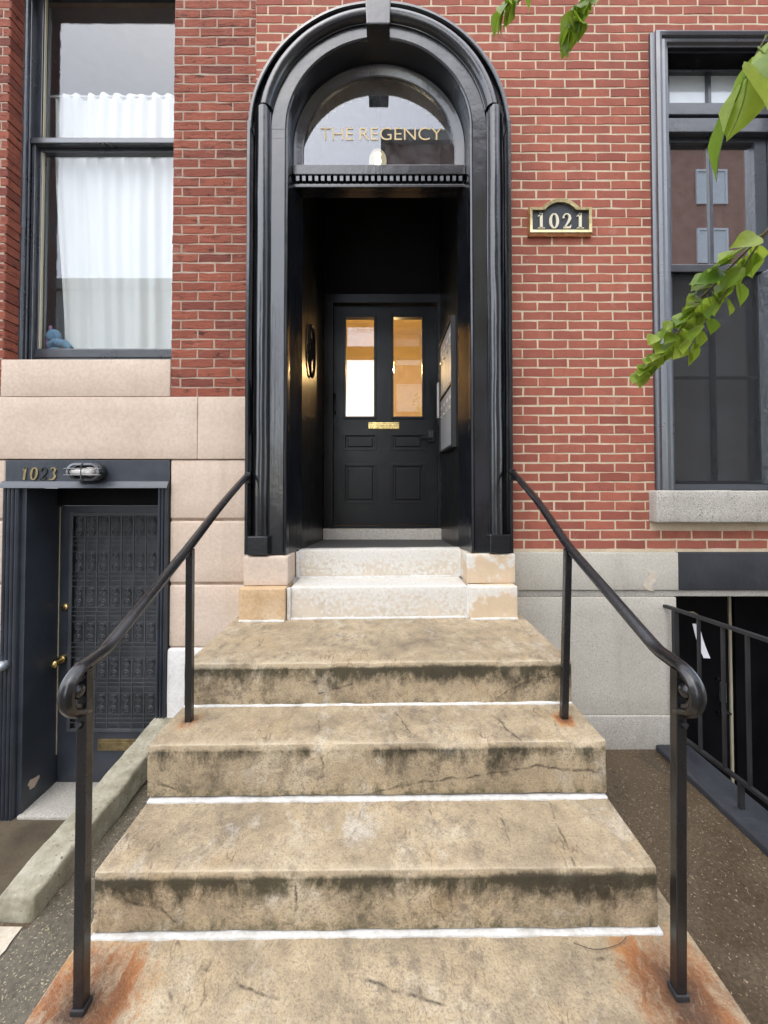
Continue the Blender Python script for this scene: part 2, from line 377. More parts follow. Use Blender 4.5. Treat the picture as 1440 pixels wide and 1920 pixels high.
# ------------------------------------------------------------------ mesh helpers
WORLD = {}
def put(name, me, mat, parent=None, origin=(0, 0, 0), kind=None, label=None):
    """link a mesh whose vertices are relative to origin (world)"""
    o = bpy.data.objects.new(name, me); COL.objects.link(o)
    if mat is not None and len(me.materials) == 0: me.materials.append(mat)
    org = Vector(origin); WORLD[o] = org
    if parent is not None:
        o.parent = parent; o.location = org - WORLD[parent]
    else: o.location = org
    if kind: o['kind'] = kind
    if label: o['label'] = label
    return o
def thing(name, loc, label, cat, group=None):
    o = bpy.data.objects.new(name, None); COL.objects.link(o); o.location = loc; o.empty_display_size = .1
    WORLD[o] = Vector(loc); o['label'] = label; o['category'] = cat
    if group: o['group'] = group
    return o
def tag(o, label, cat, group=None):
    o['label'] = label; o['category'] = cat
    if group: o['group'] = group
    return o
class MB:
    def __init__(s): s.v = []; s.f = []
    def add(s, vs, fs):
        k = len(s.v); s.v += [tuple(v) for v in vs]; s.f += [tuple(i + k for i in f) for f in fs]; return s
    def box(s, x0, x1, y0, y1, z0, z1, rot=None, c=None):
        vs = [(x, y, z) for x in (x0, x1) for y in (y0, y1) for z in (z0, z1)]
        if rot is not None:
            c = Vector(c); vs = [c + rot @ (Vector(v) - c) for v in vs]
        return s.add(vs, [(0, 1, 3, 2), (4, 6, 7, 5), (0, 4, 5, 1), (2, 3, 7, 6), (0, 2, 6, 4), (1, 5, 7, 3)])
    def grid(s, rows, close_u=False, close_v=False, cap=False):
        n, m = len(rows), len(rows[0]); vs = [p for r in rows for p in r]; fs = []
        for i in range(n - (0 if close_v else 1)):
            for j in range(m - (0 if close_u else 1)):
                fs.append((i*m + j, i*m + (j+1) % m, ((i+1) % n)*m + (j+1) % m, ((i+1) % n)*m + j))
        if cap: fs += [tuple(range(m))[::-1], tuple((n-1)*m + j for j in range(m))]
        return s.add(vs, fs)
    def tube(s, pts, rad, n=8):
        pts = [Vector(p) for p in pts]; rows = []
        for i, p in enumerate(pts):
            t = (pts[min(i+1, len(pts)-1)] - pts[max(i-1, 0)]).normalized()
            a = t.cross(Vector((0, 0, 1)))
            if a.length < .05: a = t.cross(Vector((1, 0, 0)))
            a.normalize(); b = t.cross(a); r = rad[i] if isinstance(rad, (list, tuple)) else rad
            rows.append([p + a*math.cos(2*math.pi*k/n)*r + b*math.sin(2*math.pi*k/n)*r for k in range(n)])
        return s.grid(rows, close_u=True, cap=True)
    def ell(s, c, r, n=14, m=9, rot=None):
        rows = []
        for i in range(m + 1):
            th = math.pi * i / m; row = []
            for k in range(n):
                v = Vector((r[0]*math.sin(th)*math.cos(2*math.pi*k/n), r[1]*math.sin(th)*math.sin(2*math.pi*k/n), r[2]*math.cos(th)))
                if rot is not None: v = rot @ v
                row.append(Vector(c) + v)
            rows.append(row)
        return s.grid(rows, close_u=True)
    def prism(s, poly, y0, y1):
        """poly of (x,z), extruded along y"""
        n = len(poly)
        return s.add([(x, y0, z) for x, z in poly] + [(x, y1, z) for x, z in poly],
                     [tuple(range(n)), tuple(range(2*n - 1, n - 1, -1))] + [(i, i + n, (i+1) % n + n, (i+1) % n) for i in range(n)])
    def build(s, name, mat, parent=None, smooth=False, kind=None, label=None, bevel=0, seg=2):
        xs = list(zip(*s.v)); o = Vector(((min(xs[0])+max(xs[0]))/2, (min(xs[1])+max(xs[1]))/2, min(xs[2])))
        me = bpy.data.meshes.new(name); me.from_pydata([(v[0]-o.x, v[1]-o.y, v[2]-o.z) for v in s.v], [], s.f)
        bm = bmesh.new(); bm.from_mesh(me)
        bmesh.ops.remove_doubles(bm, verts=bm.verts, dist=1e-5)
        bmesh.ops.recalc_face_normals(bm, faces=bm.faces)
        if bevel: bmesh.ops.bevel(bm, geom=[e for e in bm.edges if e.calc_face_angle(0) > .5], offset=bevel, segments=seg, affect='EDGES', profile=.6)
        bm.to_mesh(me); bm.free()
        if smooth:
            me.polygons.foreach_set('use_smooth', [True]*len(me.polygons))
            me.set_sharp_from_angle(angle=R(40))
        return put(name, me, mat, parent, o, kind, label)

def spaced(a, b, r, step):
    n = max(1, int((b - a - 2*r) / step)); out = [a, a + r*.35, a + r]
    out += [a + r + (b - a - 2*r)*i/n for i in range(1, n)]
    return out + [b - r, b - r*.35, b]
def worn(name, mat, parent, x0, x1, y0, y1, z0, z1, r=.012, step=.03, amp=.003, fs=6, warp=None, attrs=None, nose=.0, kind=None, label=None):
    """a stone block with rounded arrises and an uneven hewn surface"""
    lo, hi = Vector((x0, y0, z0)), Vector((x1, y1, z1))
    ax = [spaced(x0, x1, r, step), spaced(y0, y1, r, step), spaced(z0, z1, r, step)]
    mb = MB()
    def side(fix, val, a, b):
        rows = []
        for u in ax[a]:
            row = []
            for v in ax[b]:
                p = [0, 0, 0]; p[fix] = val; p[a] = u; p[b] = v; row.append(Vector(p))
            rows.append(row)
        mb.grid(rows)
    for fix in range(3):
        a, b = [k for k in range(3) if k != fix]
        side(fix, lo[fix], a, b); side(fix, hi[fix], a, b)
    bm = bmesh.new(); vs = [bm.verts.new(v) for v in mb.v]
    for f in mb.f: bm.faces.new([vs[i] for i in f])
    bmesh.ops.remove_doubles(bm, verts=bm.verts, dist=1e-5)
    bmesh.ops.recalc_face_normals(bm, faces=bm.faces)
    vals = {k: [] for k in (attrs or {})}
    for v in bm.verts:
        p = v.co.copy()
        for k, fn in (attrs or {}).items(): vals[k].append(fn(p))
        c = Vector([min(max(p[i], lo[i] + r), hi[i] - r) for i in range(3)]); d = p - c
        n = d.normalized() if d.length > 1e-6 else Vector((0, 0, 0))
        q = c + n * min(d.length, r)
        nz = noise.noise(p*fs)*amp + noise.noise(p*fs*4.1)*amp*.45
        q += n * nz
        if nose: # chipped, uneven leading edge
            e = max(0, 1 - abs(p.z - z1)/.05) * max(0, 1 - abs(p.y - y0)/.05)
            ch = max(0, noise.noise(Vector((p.x*9, 3.1, z1*7))) - .05) + max(0, noise.noise(Vector((p.x*31, 1.1, z1*7))) - .2)*.5
            q.y += e*nose*ch; q.z -= e*nose*.8*ch
        if warp: q = warp(q)
        v.co = q
    o = Vector(((x0+x1)/2, (y0+y1)/2, z0))
    for v in bm.verts: v.co -= o
    me = bpy.data.meshes.new(name); bm.verts.index_update(); bm.to_mesh(me); bm.free()
    for k, l in vals.items():
        at = me.attributes.new(k, 'FLOAT', 'POINT'); at.data.foreach_set('value', l)
    me.polygons.foreach_set('use_smooth', [True]*len(me.polygons))
    return put(name, me, mat, parent, o, kind, label)

# ------------------------------------------------------------------ ground and other setting
GZ = .045
def sheet(name, mat, cells, z, sub=None):
    mb = MB()
    for (x0, x1, y0, y1) in cells: mb.add([(x0, y0, z), (x1, y0, z), (x1, y1, z), (x0, y1, z)], [(0, 1, 2, 3)])
    return mb.build(name, mat, kind='structure')
sheet('ground', M['aggregate'], [(-80, -4, -5.2, 3), (-4, -1.581, -5.2, -1.62), (-1.581, 2.12, -5.2, 3), (2.12, 3.6, -5.2, -1.62), (3.6, 80, -5.2, 3), (-80, 80, -14.0, -13.99), (-80, 80, -90, -14.0), (-80, 80, 3, 90)], GZ)
sheet('road', M['road'], [(-80, 80, -14.0, -5.2)], -.09)
MB().box(-80, 80, -5.36, -5.2, -.2, GZ + .004).build('kerb_street', M['granite'], kind='structure')
# rough pebbly asphalt between the low wall and the steps, and the pale slab at its front
def blob(name, mat, pts, z):
    mb = MB(); out = []
    for i, p in enumerate(pts):
        q = pts[(i+1) % len(pts)]
        for k in range(8):
            t = k/8; x = p[0]+(q[0]-p[0])*t; y = p[1]+(q[1]-p[1])*t
            out.append((x + .012*noise.noise(Vector((x*11, y*11, 3))), y + .012*noise.noise(Vector((x*13, y*13, 9))), z))
    mb.add(out, [tuple(range(len(out)))]); return mb.build(name, mat, kind='structure')
blob('pavement_asphalt', M['asphalt'], [(-1.45, -.0), (-1.45, -1.16), (-1.60, -1.16), (-1.60, -2.9), (-.5, -2.9), (-.5, -.0)], GZ + .004)
blob('pavement_slab', M['pale_concrete'], [(-2.4, -1.16), (-1.47, -1.16), (-1.455, -1.24), (-1.47, -1.30), (-1.60, -1.62), (-2.4, -1.62)], GZ + .010)
# sunken area in front of the basement door
MB().add([(-4, -1.62, -.44), (-1.5, -1.62, -.44), (-1.5, .45, -.44), (-4, .45, -.44)], [(0, 1, 2, 3)]).build('area_floor', M['area_floor'], kind='structure')
MB().box(-4, -1.575, -1.70, -1.62, -.45, GZ + .006).build('area_wall_front', M['kerb'], kind='structure')
MB().box(-4.08, -4, -1.70, .0, -.45, GZ + .006).build('area_wall_side', M['kerb'], kind='structure')
lw = thing('low_wall', (-1.51, -.6, -.44), 'low mossy concrete coping wall beside the steps, sloping toward the basement door', 'low wall')
def slope(q): return Vector((q.x - .02*max(0, (-q.y - .3)) + (.012*noise.noise(Vector((q.y*5, 2, q.z*3)))), q.y, q.z + .095*q.y + .004*noise.noise(Vector((q.x*12, q.y*8, 0)))))
worn('coping', M['kerb'], lw, -1.585, -1.425, -1.135, -.004, .10, .258, r=.018, step=.03, amp=.005, fs=14, warp=slope)
MB().box(-1.575, -1.45, -1.12, -.004, -.44, .06).build('wall_base', M['kerb'], lw)
# stairwell on the other side
MB().add([(2.12, -1.62, -.95), (3.6, -1.62, -.95), (3.6, .6, -.95), (2.12, .6, -.95)], [(0, 1, 2, 3)]).build('stairwell_floor', M['area_floor'], kind='structure')
MB().box(2.03, 2.12, -1.62, -.0, -.95, .02).build('stairwell_wall', M['painted_base'], kind='structure')
MB().box(3.6, 3.7, -1.62, .0, -.95, .044).build('stairwell_wall_far', M['painted_base'], kind='structure')
MB().box(2.12, 3.7, -1.70, -1.62, -.95, .044).build('stairwell_wall_front', M['painted_base'], kind='structure')
worn('kerb_black', M['painted_base'], None, 1.885, 2.115, -1.66, -.035, -.02, .085, r=.014, step=.05, amp=.004, kind='structure')

# ------------------------------------------------------------------ brick laying
BRICK_CACHE = {}
def brick_mesh(L, H, D, var, rough, mat):
    key = (round(L, 3), H, D, var, rough)
    if key in BRICK_CACHE: return BRICK_CACHE[key]
    rr = random.Random(hash(key) & 0xffff)
    jit = .0026 if rough else .0019; ch = .0045 if rough else .003
    n = 3 if L > .12 else 1
    outl = [(-L/2 + L*i/n, 0) for i in range(n + 1)] + [(L/2 - L*i/n, H) for i in range(n + 1)]
    J = [(x + rr.uniform(-jit, jit), z + rr.uniform(-jit, jit)*1.2) for x, z in outl]
    k = len(J)
    def ins(p): return (p[0] - math.copysign(ch, p[0]) if abs(abs(p[0]) - L/2) < .004 else p[0], p[1] + (ch if p[1] < H/2 else -ch))
    y = rr.uniform(-.0015, .001)
    vs = [(*[ins(p)[0]], y + rr.uniform(-.0008, .0008), ins(p)[1]) for p in J] + [(p[0], y + ch, p[1]) for p in J] + [(p[0], D, p[1]) for p in J]
    fs = [tuple(range(k))] + [(i, i + k, (i+1) % k + k, (i+1) % k) for i in range(k)] + [(i + k, i + 2*k, (i+1) % k + 2*k, (i+1) % k + k) for i in range(k)]
    me = bpy.data.meshes.new('brick'); me.from_pydata(vs, [], fs)
    bm = bmesh.new(); bm.from_mesh(me); bmesh.ops.recalc_face_normals(bm, faces=bm.faces); bm.to_mesh(me); bm.free()
    me.materials.append(mat); BRICK_CACHE[key] = me; return me
def lay(house, mat, z0, ncourse, pitch, length, phase0, spans, shown, depth=.1, rough=False, joint=.0090, name='brick'):
    """spans(z0,z1)->list of (xa,xb) solid intervals; shown(x,z) says which are laid as single objects"""
    H = pitch - joint; loose = MB(); count = 0
    for c in range(ncourse):
        z = z0 + c*pitch + joint*.5
        for (xa, xb) in spans(z, z + H):
            ph = phase0 + (length*.5 if c % 2 else 0) + noise.noise(Vector((c*1.7, 5, 0)))*.006
            k = math.floor((xa - ph)/length); x = ph + k*length
            while x < xb:
                a, b = max(x + joint*.5, xa), min(x + length - joint*.5, xb)
                if b - a > .014:
                    L = round((b - a)/.004)*.004 if b - a < length - joint - .003 else length - joint
                    L = min(L, b - a + .002); cx = (a + b)/2 + rnd.uniform(-.001, .001); zz = z + rnd.uniform(-.0012, .0012)
                    if shown(cx, z) and count < 300:
                        me = brick_mesh(L, H, depth, rnd.randrange(7), rough, mat)
                        put(name, me, None, house, (cx, 0, zz)); count += 1
                    else:
                        me = brick_mesh(L, H, depth, rnd.randrange(7), rough, mat)
                        loose.add([(cx + v.co.x, v.co.y, zz + v.co.z) for v in me.vertices], [tuple(p.vertices) for p in me.polygons])
                x += length
    if loose.v: loose.build('brick_field', mat, house, kind='stuff')
    print('bricks', house.name, count)

# ------------------------------------------------------------------ house 1021
H1 = thing('row_house', (.9, .2, GZ), 'red brick row house with the black arched portal and grey granite base', 'row house')
PX, ZS, RI, RO = -.02, 4.327, .622, .905
ZTOP = 6.2
BP, BL = .0678, .2152
def spans1(z0, z1):
    out = []
    # left of / above the portal
    if z1 < ZS + RO - .03:
        h = RO - .05
        if z0 > ZS: h = math.sqrt(max(0, h*h - (z0 - ZS)**2))
        L, Rr = PX - h, PX + h
        segs = [(-.912, L), (Rr, 3.7)]
    else: segs = [(-.912, 3.7)]
    for a, b in segs:
        if b <= a + .02: continue
        if 1.80 < z0 and z1 < 5.10 and b > 2: out += [(a, 1.952), (2.96, b)]
        elif 1.60 < z1 and z0 < 1.83 and b > 2: out += [(a, 1.893), (3.05, b)]
        else: out.append((a, b))
    return out
lay(H1, M['brick_a'], 1.418, 70, BP, BL, 1.004 - 3*BL + .0, spans1, lambda x, z: -.95 < x < 2.78 and z < 5.40)
# mortar bed / wall body with its openings
mw = MB()
def wall_strip(x0, x1, zs, y0=.0018, y1=.34):
    for a, b in zs: mw.box(x0, x1, y0, y1, a, b)
wall_strip(.88, 2.02, [(1.40, ZTOP)]); wall_strip(2.02, 2.92, [(1.40, 1.83), (5.06, ZTOP)]); wall_strip(2.92, 3.75, [(1.40, ZTOP)])
wall_strip(-.913, -.70, [(4.2, ZTOP)])
nseg = 24
for i in range(nseg):
    xa = -.70 + (1.58)*i/nseg; xb = -.70 + 1.58*(i+1)/nseg
    xm = max(abs(xa - PX), abs(xb - PX)); zz = ZS + (math.sqrt(max(0, .70**2 - min(xm, .70)**2)) if xm < .70 else 0)
    if xa > .66: zz = 1.40
    wall_strip(xa, xb, [(zz, ZTOP)])
mw.build('mortar_wall', M['mortar_a'], H1)

# granite base
worn('granite_block', M['granite_w'], H1, .89, 2.074, -.022, .3, 1.136, 1.398, r=.006, step=.12, amp=.0015)
worn('granite_block', M['painted_base'], H1, 2.077, 3.75, -.024, .3, 1.136, 1.398, r=.006, step=.12, amp=.0015, label='charcoal painted lintel stone')
worn('granite_ledge', M['granite'], H1, .89, 3.75, -.006, .3, 1.088, 1.1335, r=.006, step=.12, amp=.0015)
worn('granite_block', M['granite_w'], H1, .89, 2.062, -.014, .5, .275, 1.086, r=.005, step=.12, amp=.0015)
worn('granite_block', M['granite'], H1, .89, 2.066, -.030, .5, -.05, .272, r=.006, step=.12, amp=.002)
# patches of old filler on the band
blobp = MB(); pts = []
for k in range(22):
    a = 2*math.pi*k/22; r = 1 + .35*noise.noise(Vector((math.cos(a)*2, math.sin(a)*2, 1)))
    pts.append((1.875 + .035*r*math.cos(a) + .02*math.sin(3*a), 1.20 + .07*r*math.sin(a)))
blobp.prism(pts, -.026, -.020).build('filler_patch', M['pale_concrete'], H1)

# ---- arched portal
PT = MB()  # placeholder collects nothing; parts below hang on the architrave
def straight(side, prof, z0, z1, nz=26, amp=.0015):
    rows = []
    for i in range(nz + 1):
        z = z0 + (z1 - z0)*i/nz; row = []
        for r, y in prof:
            j = noise.noise(Vector((r*14 + side, y*9, z*2.2)))*amp
            row.append((PX + side*(r + j), y + noise.noise(Vector((r*11, side*3, z*3.1)))*amp*1.5, z))
        rows.append(row)
    return rows
def arch(prof, a0=math.pi, a1=0, n=56, amp=.0015):
    rows = []
    for i in range(n + 1):
        a = a0 + (a1 - a0)*i/n
        rows.append([(PX + (r + amp*noise.noise(Vector((r*14, a*3, 1))))*math.cos(a), y + amp*1.5*noise.noise(Vector((r*12, a*4, 5))), ZS + r*math.sin(a)) for r, y in prof])
    return rows
fascia = [(.622, .05), (.622, -.118), (.626, -.130), (.636, -.136), (.646, -.130), (.650, -.121), (.740, -.121), (.740, .03)]
roll = [(.741, .0), (.741, -.126)]
for k in range(9):
    a = math.pi*k/8; roll.append((.789 - .044*math.cos(a), -.128 - .045*math.sin(a)))
roll += [(.838, -.118), (.846, -.104), (.856, -.100), (.860, .0)]
groove = [(.861, .0), (.861, -.062), (.876, -.060), (.876, .0)]
fillet = [(.8765, .02), (.8765, -.128), (.882, -.134), (.900, -.132), (RO, -.124), (RO, .02)]
def zb(side): return 1.402 if side < 0 else 1.414
arc = MB().grid(arch(fascia), close_u=True, cap=True).build('portal_arch', M['black'], H1, smooth=True)
for nm, pr, kp in (('arch_roll', roll, 2), ('arch_groove', groove, 0), ('arch_fillet', fillet, 0)):
    MB().grid(arch(pr, R(170) if nm == 'arch_roll' else math.pi, R(10) if nm == 'arch_roll' else 0), close_u=True, cap=True).build(nm, M['black'], arc, smooth=True)
for side in (-1, 1):
    z0 = zb(side)
    ja = MB().grid(straight(side, fascia, z0, ZS - .066), close_u=True, cap=True).build('portal_jamb', M['black'], H1, smooth=True)
    MB().grid(straight(side, fascia, ZS - .064, ZS - .002, 3), close_u=True, cap=True).build('jamb_cap', M['black'], ja, smooth=True)
    MB().grid(straight(side, [(r + .002, y + .002) for r, y in roll], z0 + .12, ZS + .13, 40, .004), close_u=True, cap=True).build('jamb_roll', M['black'], ja, smooth=True)
    MB().grid(straight(side, groove, z0, ZS - .002), close_u=True, cap=True).build('jamb_groove', M['black'], ja, smooth=True)
    MB().grid(straight(side, [(r + .004, y - .003) for r, y in fillet], z0, ZS + .05, 30, .003), close_u=True, cap=True).build('jamb_fillet', M['black'], ja, smooth=True)
    MB().box(PX + side*.735 if side > 0 else PX - .872, PX + .872 if side > 0 else PX - .735, -.176, -.05, z0 + .002, z0 + .128).build('plinth_block', M['black'], ja, bevel=.008)
MB().prism([(-.120, 5.42), (.066, 5.42), (.054, 4.946), (-.104, 4.946)], -.228, -.05).build('keystone', M['black'], arc, bevel=.008)
# splayed reveals below the transom and vestibule
VX0, VX1 = -.592, .566
DY = 1.35
ve = MB()
for side, vx in ((-1, VX0), (1, VX1)):
    x0 = PX + side*.622
    ve.add([(x0, -.06, 1.40), (x0, -.06, 4.02), (vx, .12, 4.02), (vx, .12, 1.40), (x0 + side*.06, -.06, 1.40), (x0 + side*.06, -.06, 4.02), (vx + side*.1, .12, 4.02), (vx + side*.1, .12, 1.40)],
           [(0, 1, 2, 3), (4, 7, 6, 5), (0, 3, 7, 4), (1, 5, 6, 2), (0, 4, 5, 1), (3, 2, 6, 7)])
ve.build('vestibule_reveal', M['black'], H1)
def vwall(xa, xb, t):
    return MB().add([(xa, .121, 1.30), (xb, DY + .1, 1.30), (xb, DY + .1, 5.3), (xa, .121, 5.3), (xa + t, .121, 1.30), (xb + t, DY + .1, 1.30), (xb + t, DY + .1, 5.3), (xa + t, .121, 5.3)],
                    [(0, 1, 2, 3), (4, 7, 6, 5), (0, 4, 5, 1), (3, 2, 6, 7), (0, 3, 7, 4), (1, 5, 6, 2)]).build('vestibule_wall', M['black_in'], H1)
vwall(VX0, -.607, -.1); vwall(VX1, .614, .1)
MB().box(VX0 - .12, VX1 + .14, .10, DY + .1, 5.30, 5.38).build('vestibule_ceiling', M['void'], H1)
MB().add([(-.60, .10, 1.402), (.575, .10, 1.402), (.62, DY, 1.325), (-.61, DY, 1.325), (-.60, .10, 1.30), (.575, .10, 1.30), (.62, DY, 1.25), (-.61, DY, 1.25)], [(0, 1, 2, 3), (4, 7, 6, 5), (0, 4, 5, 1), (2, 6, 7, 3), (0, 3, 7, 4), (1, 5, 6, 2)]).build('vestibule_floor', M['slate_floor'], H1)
# inner face of the front wall above the transom bar (warm plaster, seen reflected in the door glass)
ip = MB()
n = 32
for i in range(n):
    a0 = math.pi*i/n; a1 = math.pi*(i+1)/n
    def ring(a, r): return (PX + r*math.cos(a), .124, ZS + r*math.sin(a))
    ip.add([ring(a0, .63), ring(a1, .63), ring(a1, 1.0), ring(a0, 1.0)], [(0, 1, 2, 3)])
ip.build('vestibule_plaster', M['warm_plaster'], H1)

# ---- transom window
tb = MB().box(PX - .622, PX + .622, .045, .10, 4.008, 4.168).build('transom_window', M['black'], H1)
MB().box(PX - .620, PX + .620, -.012, .044, 4.098, 4.169).build('transom_sill', M['black'], tb, bevel=.005)
MB().box(PX - .620, PX + .620, -.006, .044, 4.009, 4.030).build('transom_moulding', M['black'], tb, bevel=.004)
MB().box(PX - .600, PX + .600, .012, .044, 4.034, 4.046).build('transom_fillet', M['black'], tb)
dm = None
for i in range(27):
    x = PX - .585 + 1.17*i/26
    if dm is None:
        d = MB().box(x - .012, x + .012, -.004, .044, 4.056, 4.092).build('dentil', M['slate'], tb); dm = d.data; d0 = WORLD[d].copy(); x0 = x
    else: put('dentil', dm, None, tb, d0 + Vector((x - x0, 0, 0)))
sash = [(.556, .085), (.556, .058), (.568, .050), (.600, .046), (.6215, .030), (.6215, .085)]
sm = MB(); rows = straight(-1, sash, 4.169, ZS - .001, 3, 0) + arch(sash, n=48, amp=0)[1:-1] + straight(1, sash, 4.169, ZS - .001, 3, 0)[::-1]
sm.grid(rows, close_u=True, cap=True).build('transom_sash', M['black'], tb, smooth=True)
poly = [(PX - .558, 4.168), (PX + .558, 4.168)] + [(PX + .558*math.cos(math.pi*i/40), ZS + .558*math.sin(math.pi*i/40)) for i in range(41)]
MB().prism(poly, .066, .070).build('glass_pane', M['glass_transom'], tb)
def text(body, size, loc, mat, parent, name, extr=.001, xs=1, width=None):
    cu = bpy.data.curves.new(name, 'FONT'); cu.body = body; cu.size = size; cu.extrude = extr; cu.align_x = 'CENTER'; cu.offset = -.0012
    ob = bpy.data.objects.new('tmp_text', cu); COL.objects.link(ob)
    dg = bpy.context.evaluated_depsgraph_get(); me = bpy.data.meshes.new_from_object(ob.evaluated_get(dg))
    COL.objects.unlink(ob); bpy.data.objects.remove(ob)
    x = [v.co.x for v in me.vertices]; sc = width/(max(x) - min(x)) if width else xs; cx = (max(x) + min(x))/2
    for v in me.vertices: v.co = Vector(((v.co.x - cx)*sc, -v.co.z, v.co.y))
    me.materials.clear(); me.name = name
    return put(name, me, mat, parent, loc)
text('THE', .137, (-.332, .0645, 4.414), M['gold_leaf'], tb, 'lettering', width=.243)
text('REGENCY', .137, (.139, .0645, 4.414), M['gold_leaf'], tb, 'lettering', width=.608)

# ---- front door (recessed)
DX0, DX1, DZ0, DZ1 = -.506, .613, 1.466, 3.785
BX0, BX1 = -.604, .613
fr = MB()
fr.box(BX0, DX0, DY - .05, DY + .1, 1.44, 3.86); fr.box(DX1 - .034, DX1 + .002, DY - .05, DY - .001, 1.44, 3.86); fr.box(BX0 + .001, BX1, DY - .051, DY + .1, DZ1 + .002, 3.88)
fr.build('door_frame', M['black_in'], H1, bevel=.004)
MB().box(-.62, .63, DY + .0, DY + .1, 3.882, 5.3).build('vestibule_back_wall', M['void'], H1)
worn('door_threshold', M['peel'], H1, BX0 + .002, BX1 - .002, DY - .10, DY + .12, 1.25, 1.438, r=.01, step=.05, amp=.003, attrs={'rust': lambda p: .2})
MB().box(DX0 - .02, DX1 + .0, DY - .045, DY + .05, 1.4395, 1.466).build('door_saddle', M['black_door'], H1, bevel=.004)
PN = [(-.382, -.079), (.118, .425)]
def rails(mb, x0, x1, z0, z1, holes, y0, y1):
    xs = sorted({x0, x1, *[h[0] for h in holes], *[h[1] for h in holes]}); zs = sorted({z0, z1, *[h[2] for h in holes], *[h[3] for h in holes]})
    inh = lambda x, z: any(h[0] < x < h[1] and h[2] < z < h[3] for h in holes)
    V = {}; vs = []; fs = []
    def vid(i, j, y):
        k = (i, j, y)
        if k not in V: V[k] = len(vs); vs.append((xs[i], y, zs[j]))
        return V[k]
    n, m = len(xs) - 1, len(zs) - 1
    solid = lambda i, j: 0 <= i < n and 0 <= j < m and not inh((xs[i]+xs[i+1])/2, (zs[j]+zs[j+1])/2)
    for i in range(n):
        for j in range(m):
            if not solid(i, j): continue
            fs.append((vid(i, j, y0), vid(i+1, j, y0), vid(i+1, j+1, y0), vid(i, j+1, y0)))
            fs.append((vid(i, j, y1), vid(i, j+1, y1), vid(i+1, j+1, y1), vid(i+1, j, y1)))
            for (di, dj, a, b) in ((-1, 0, (i, j), (i, j+1)), (1, 0, (i+1, j), (i+1, j+1)), (0, -1, (i, j), (i+1, j)), (0, 1, (i, j+1), (i+1, j+1))):
                if not solid(i+di, j+dj): fs.append((vid(*a, y0), vid(*b, y0), vid(*b, y1), vid(*a, y1)))
    return mb.add(vs, fs)
holes = [(a, b, 2.599, 3.654) for a, b in PN] + [(a - .012, b + .016, 2.257, 2.416) for a, b in PN] + [(a - .012, b + .016, 1.702, 2.098) for a, b in PN]
door = rails(MB(), DX0, DX1, DZ0 + .004, DZ1 - .004, holes, DY, DY + .065).build('front_door', M['black_door'], H1, bevel=.003)
for a, b, c, d in holes:
    if d > 3:
        MB().box(a - .010, b + .010, DY + .035, DY + .041, c - .002, d + .03, Matrix.Rotation(R(-5.8), 3, 'X'), ((a+b)/2, DY + .038, (c+d)/2)).build('door_pane', M['glass_door'], door)
        rails(MB(), a - .020, b + .020, c - .020, d + .020, [(a + .004, b - .004, c + .004, d - .004)], DY - .020, DY - .0005).build('pane_bead', M['black_door'], door, bevel=.003)
    else:
        MB().box(a + .0, b - .0, DY + .030, DY + .05, c, d).build('door_panel', M['black_door'], door)
        MB().box(a + .035, b - .035, DY + .012, DY + .0295, c + .032, d - .032).build('raised_panel', M['black_door'], door, bevel=.008)
        rails(MB(), a - .012, b + .012, c - .012, d + .012, [(a + .012, b - .012, c + .012, d - .012)], DY - .006, DY - .0005).build('panel_bead', M['black_door'], door, bevel=.003)
ms = MB().box(-.145, .184, DY - .012, DY - .0008, 2.470, 2.543).build('mail_slot', M['brass'], door, bevel=.004)
for k in range(4): MB().box(-.141, .180, DY - .019, DY - .0125, 2.475 + k*.0165, 2.485 + k*.0165).build('slot_louver', M['brass'], ms, bevel=.002)
lk = MB().box(.480, .548, DY - .03, DY - .0008, 2.331, 2.457).build('door_lock', M['iron_flat'], door, bevel=.012)
MB().tube([(.514, DY - .031, 2.37), (.514, DY - .06, 2.37), (.48, DY - .065, 2.372), (.40, DY - .06, 2.376)], .010).build('lock_lever', M['iron_flat'], lk, smooth=True)
for k in range(6): MB().box(.494 + (k % 2)*.024, .508 + (k % 2)*.024, DY - .034, DY - .0305, 2.392 + (k//2)*.019, 2.404 + (k//2)*.019).build('keypad_button', M['slate'], lk)
MB().tube([(-.494, DY - .02, 2.63), (-.494, DY - .035, 2.67), (-.494, DY - .035, 2.80), (-.494, DY - .02, 2.84)], .011).build('pull_handle', M['iron'], door, smooth=True)

# hall behind the door glass
hl = MB()
for bx in ((-.9, -.8, 1.42, 4.0, 1.3, 4.5), (.85, .95, 1.42, 4.0, 1.3, 4.5), (-.8, .85, 4.0, 4.1, 1.3, 4.5), (-.9, .95, 1.46, 4.1, 4.5, 4.6), (-.9, .95, 1.46, 4.1, 1.2, 1.3)): hl.box(*bx)
hl.build('hall_wall', M['warm_plaster'], H1)
MB().box(.70, .845, 2.1, 3.0, 1.3, 3.4).build('hall_door', M['bark'], H1)

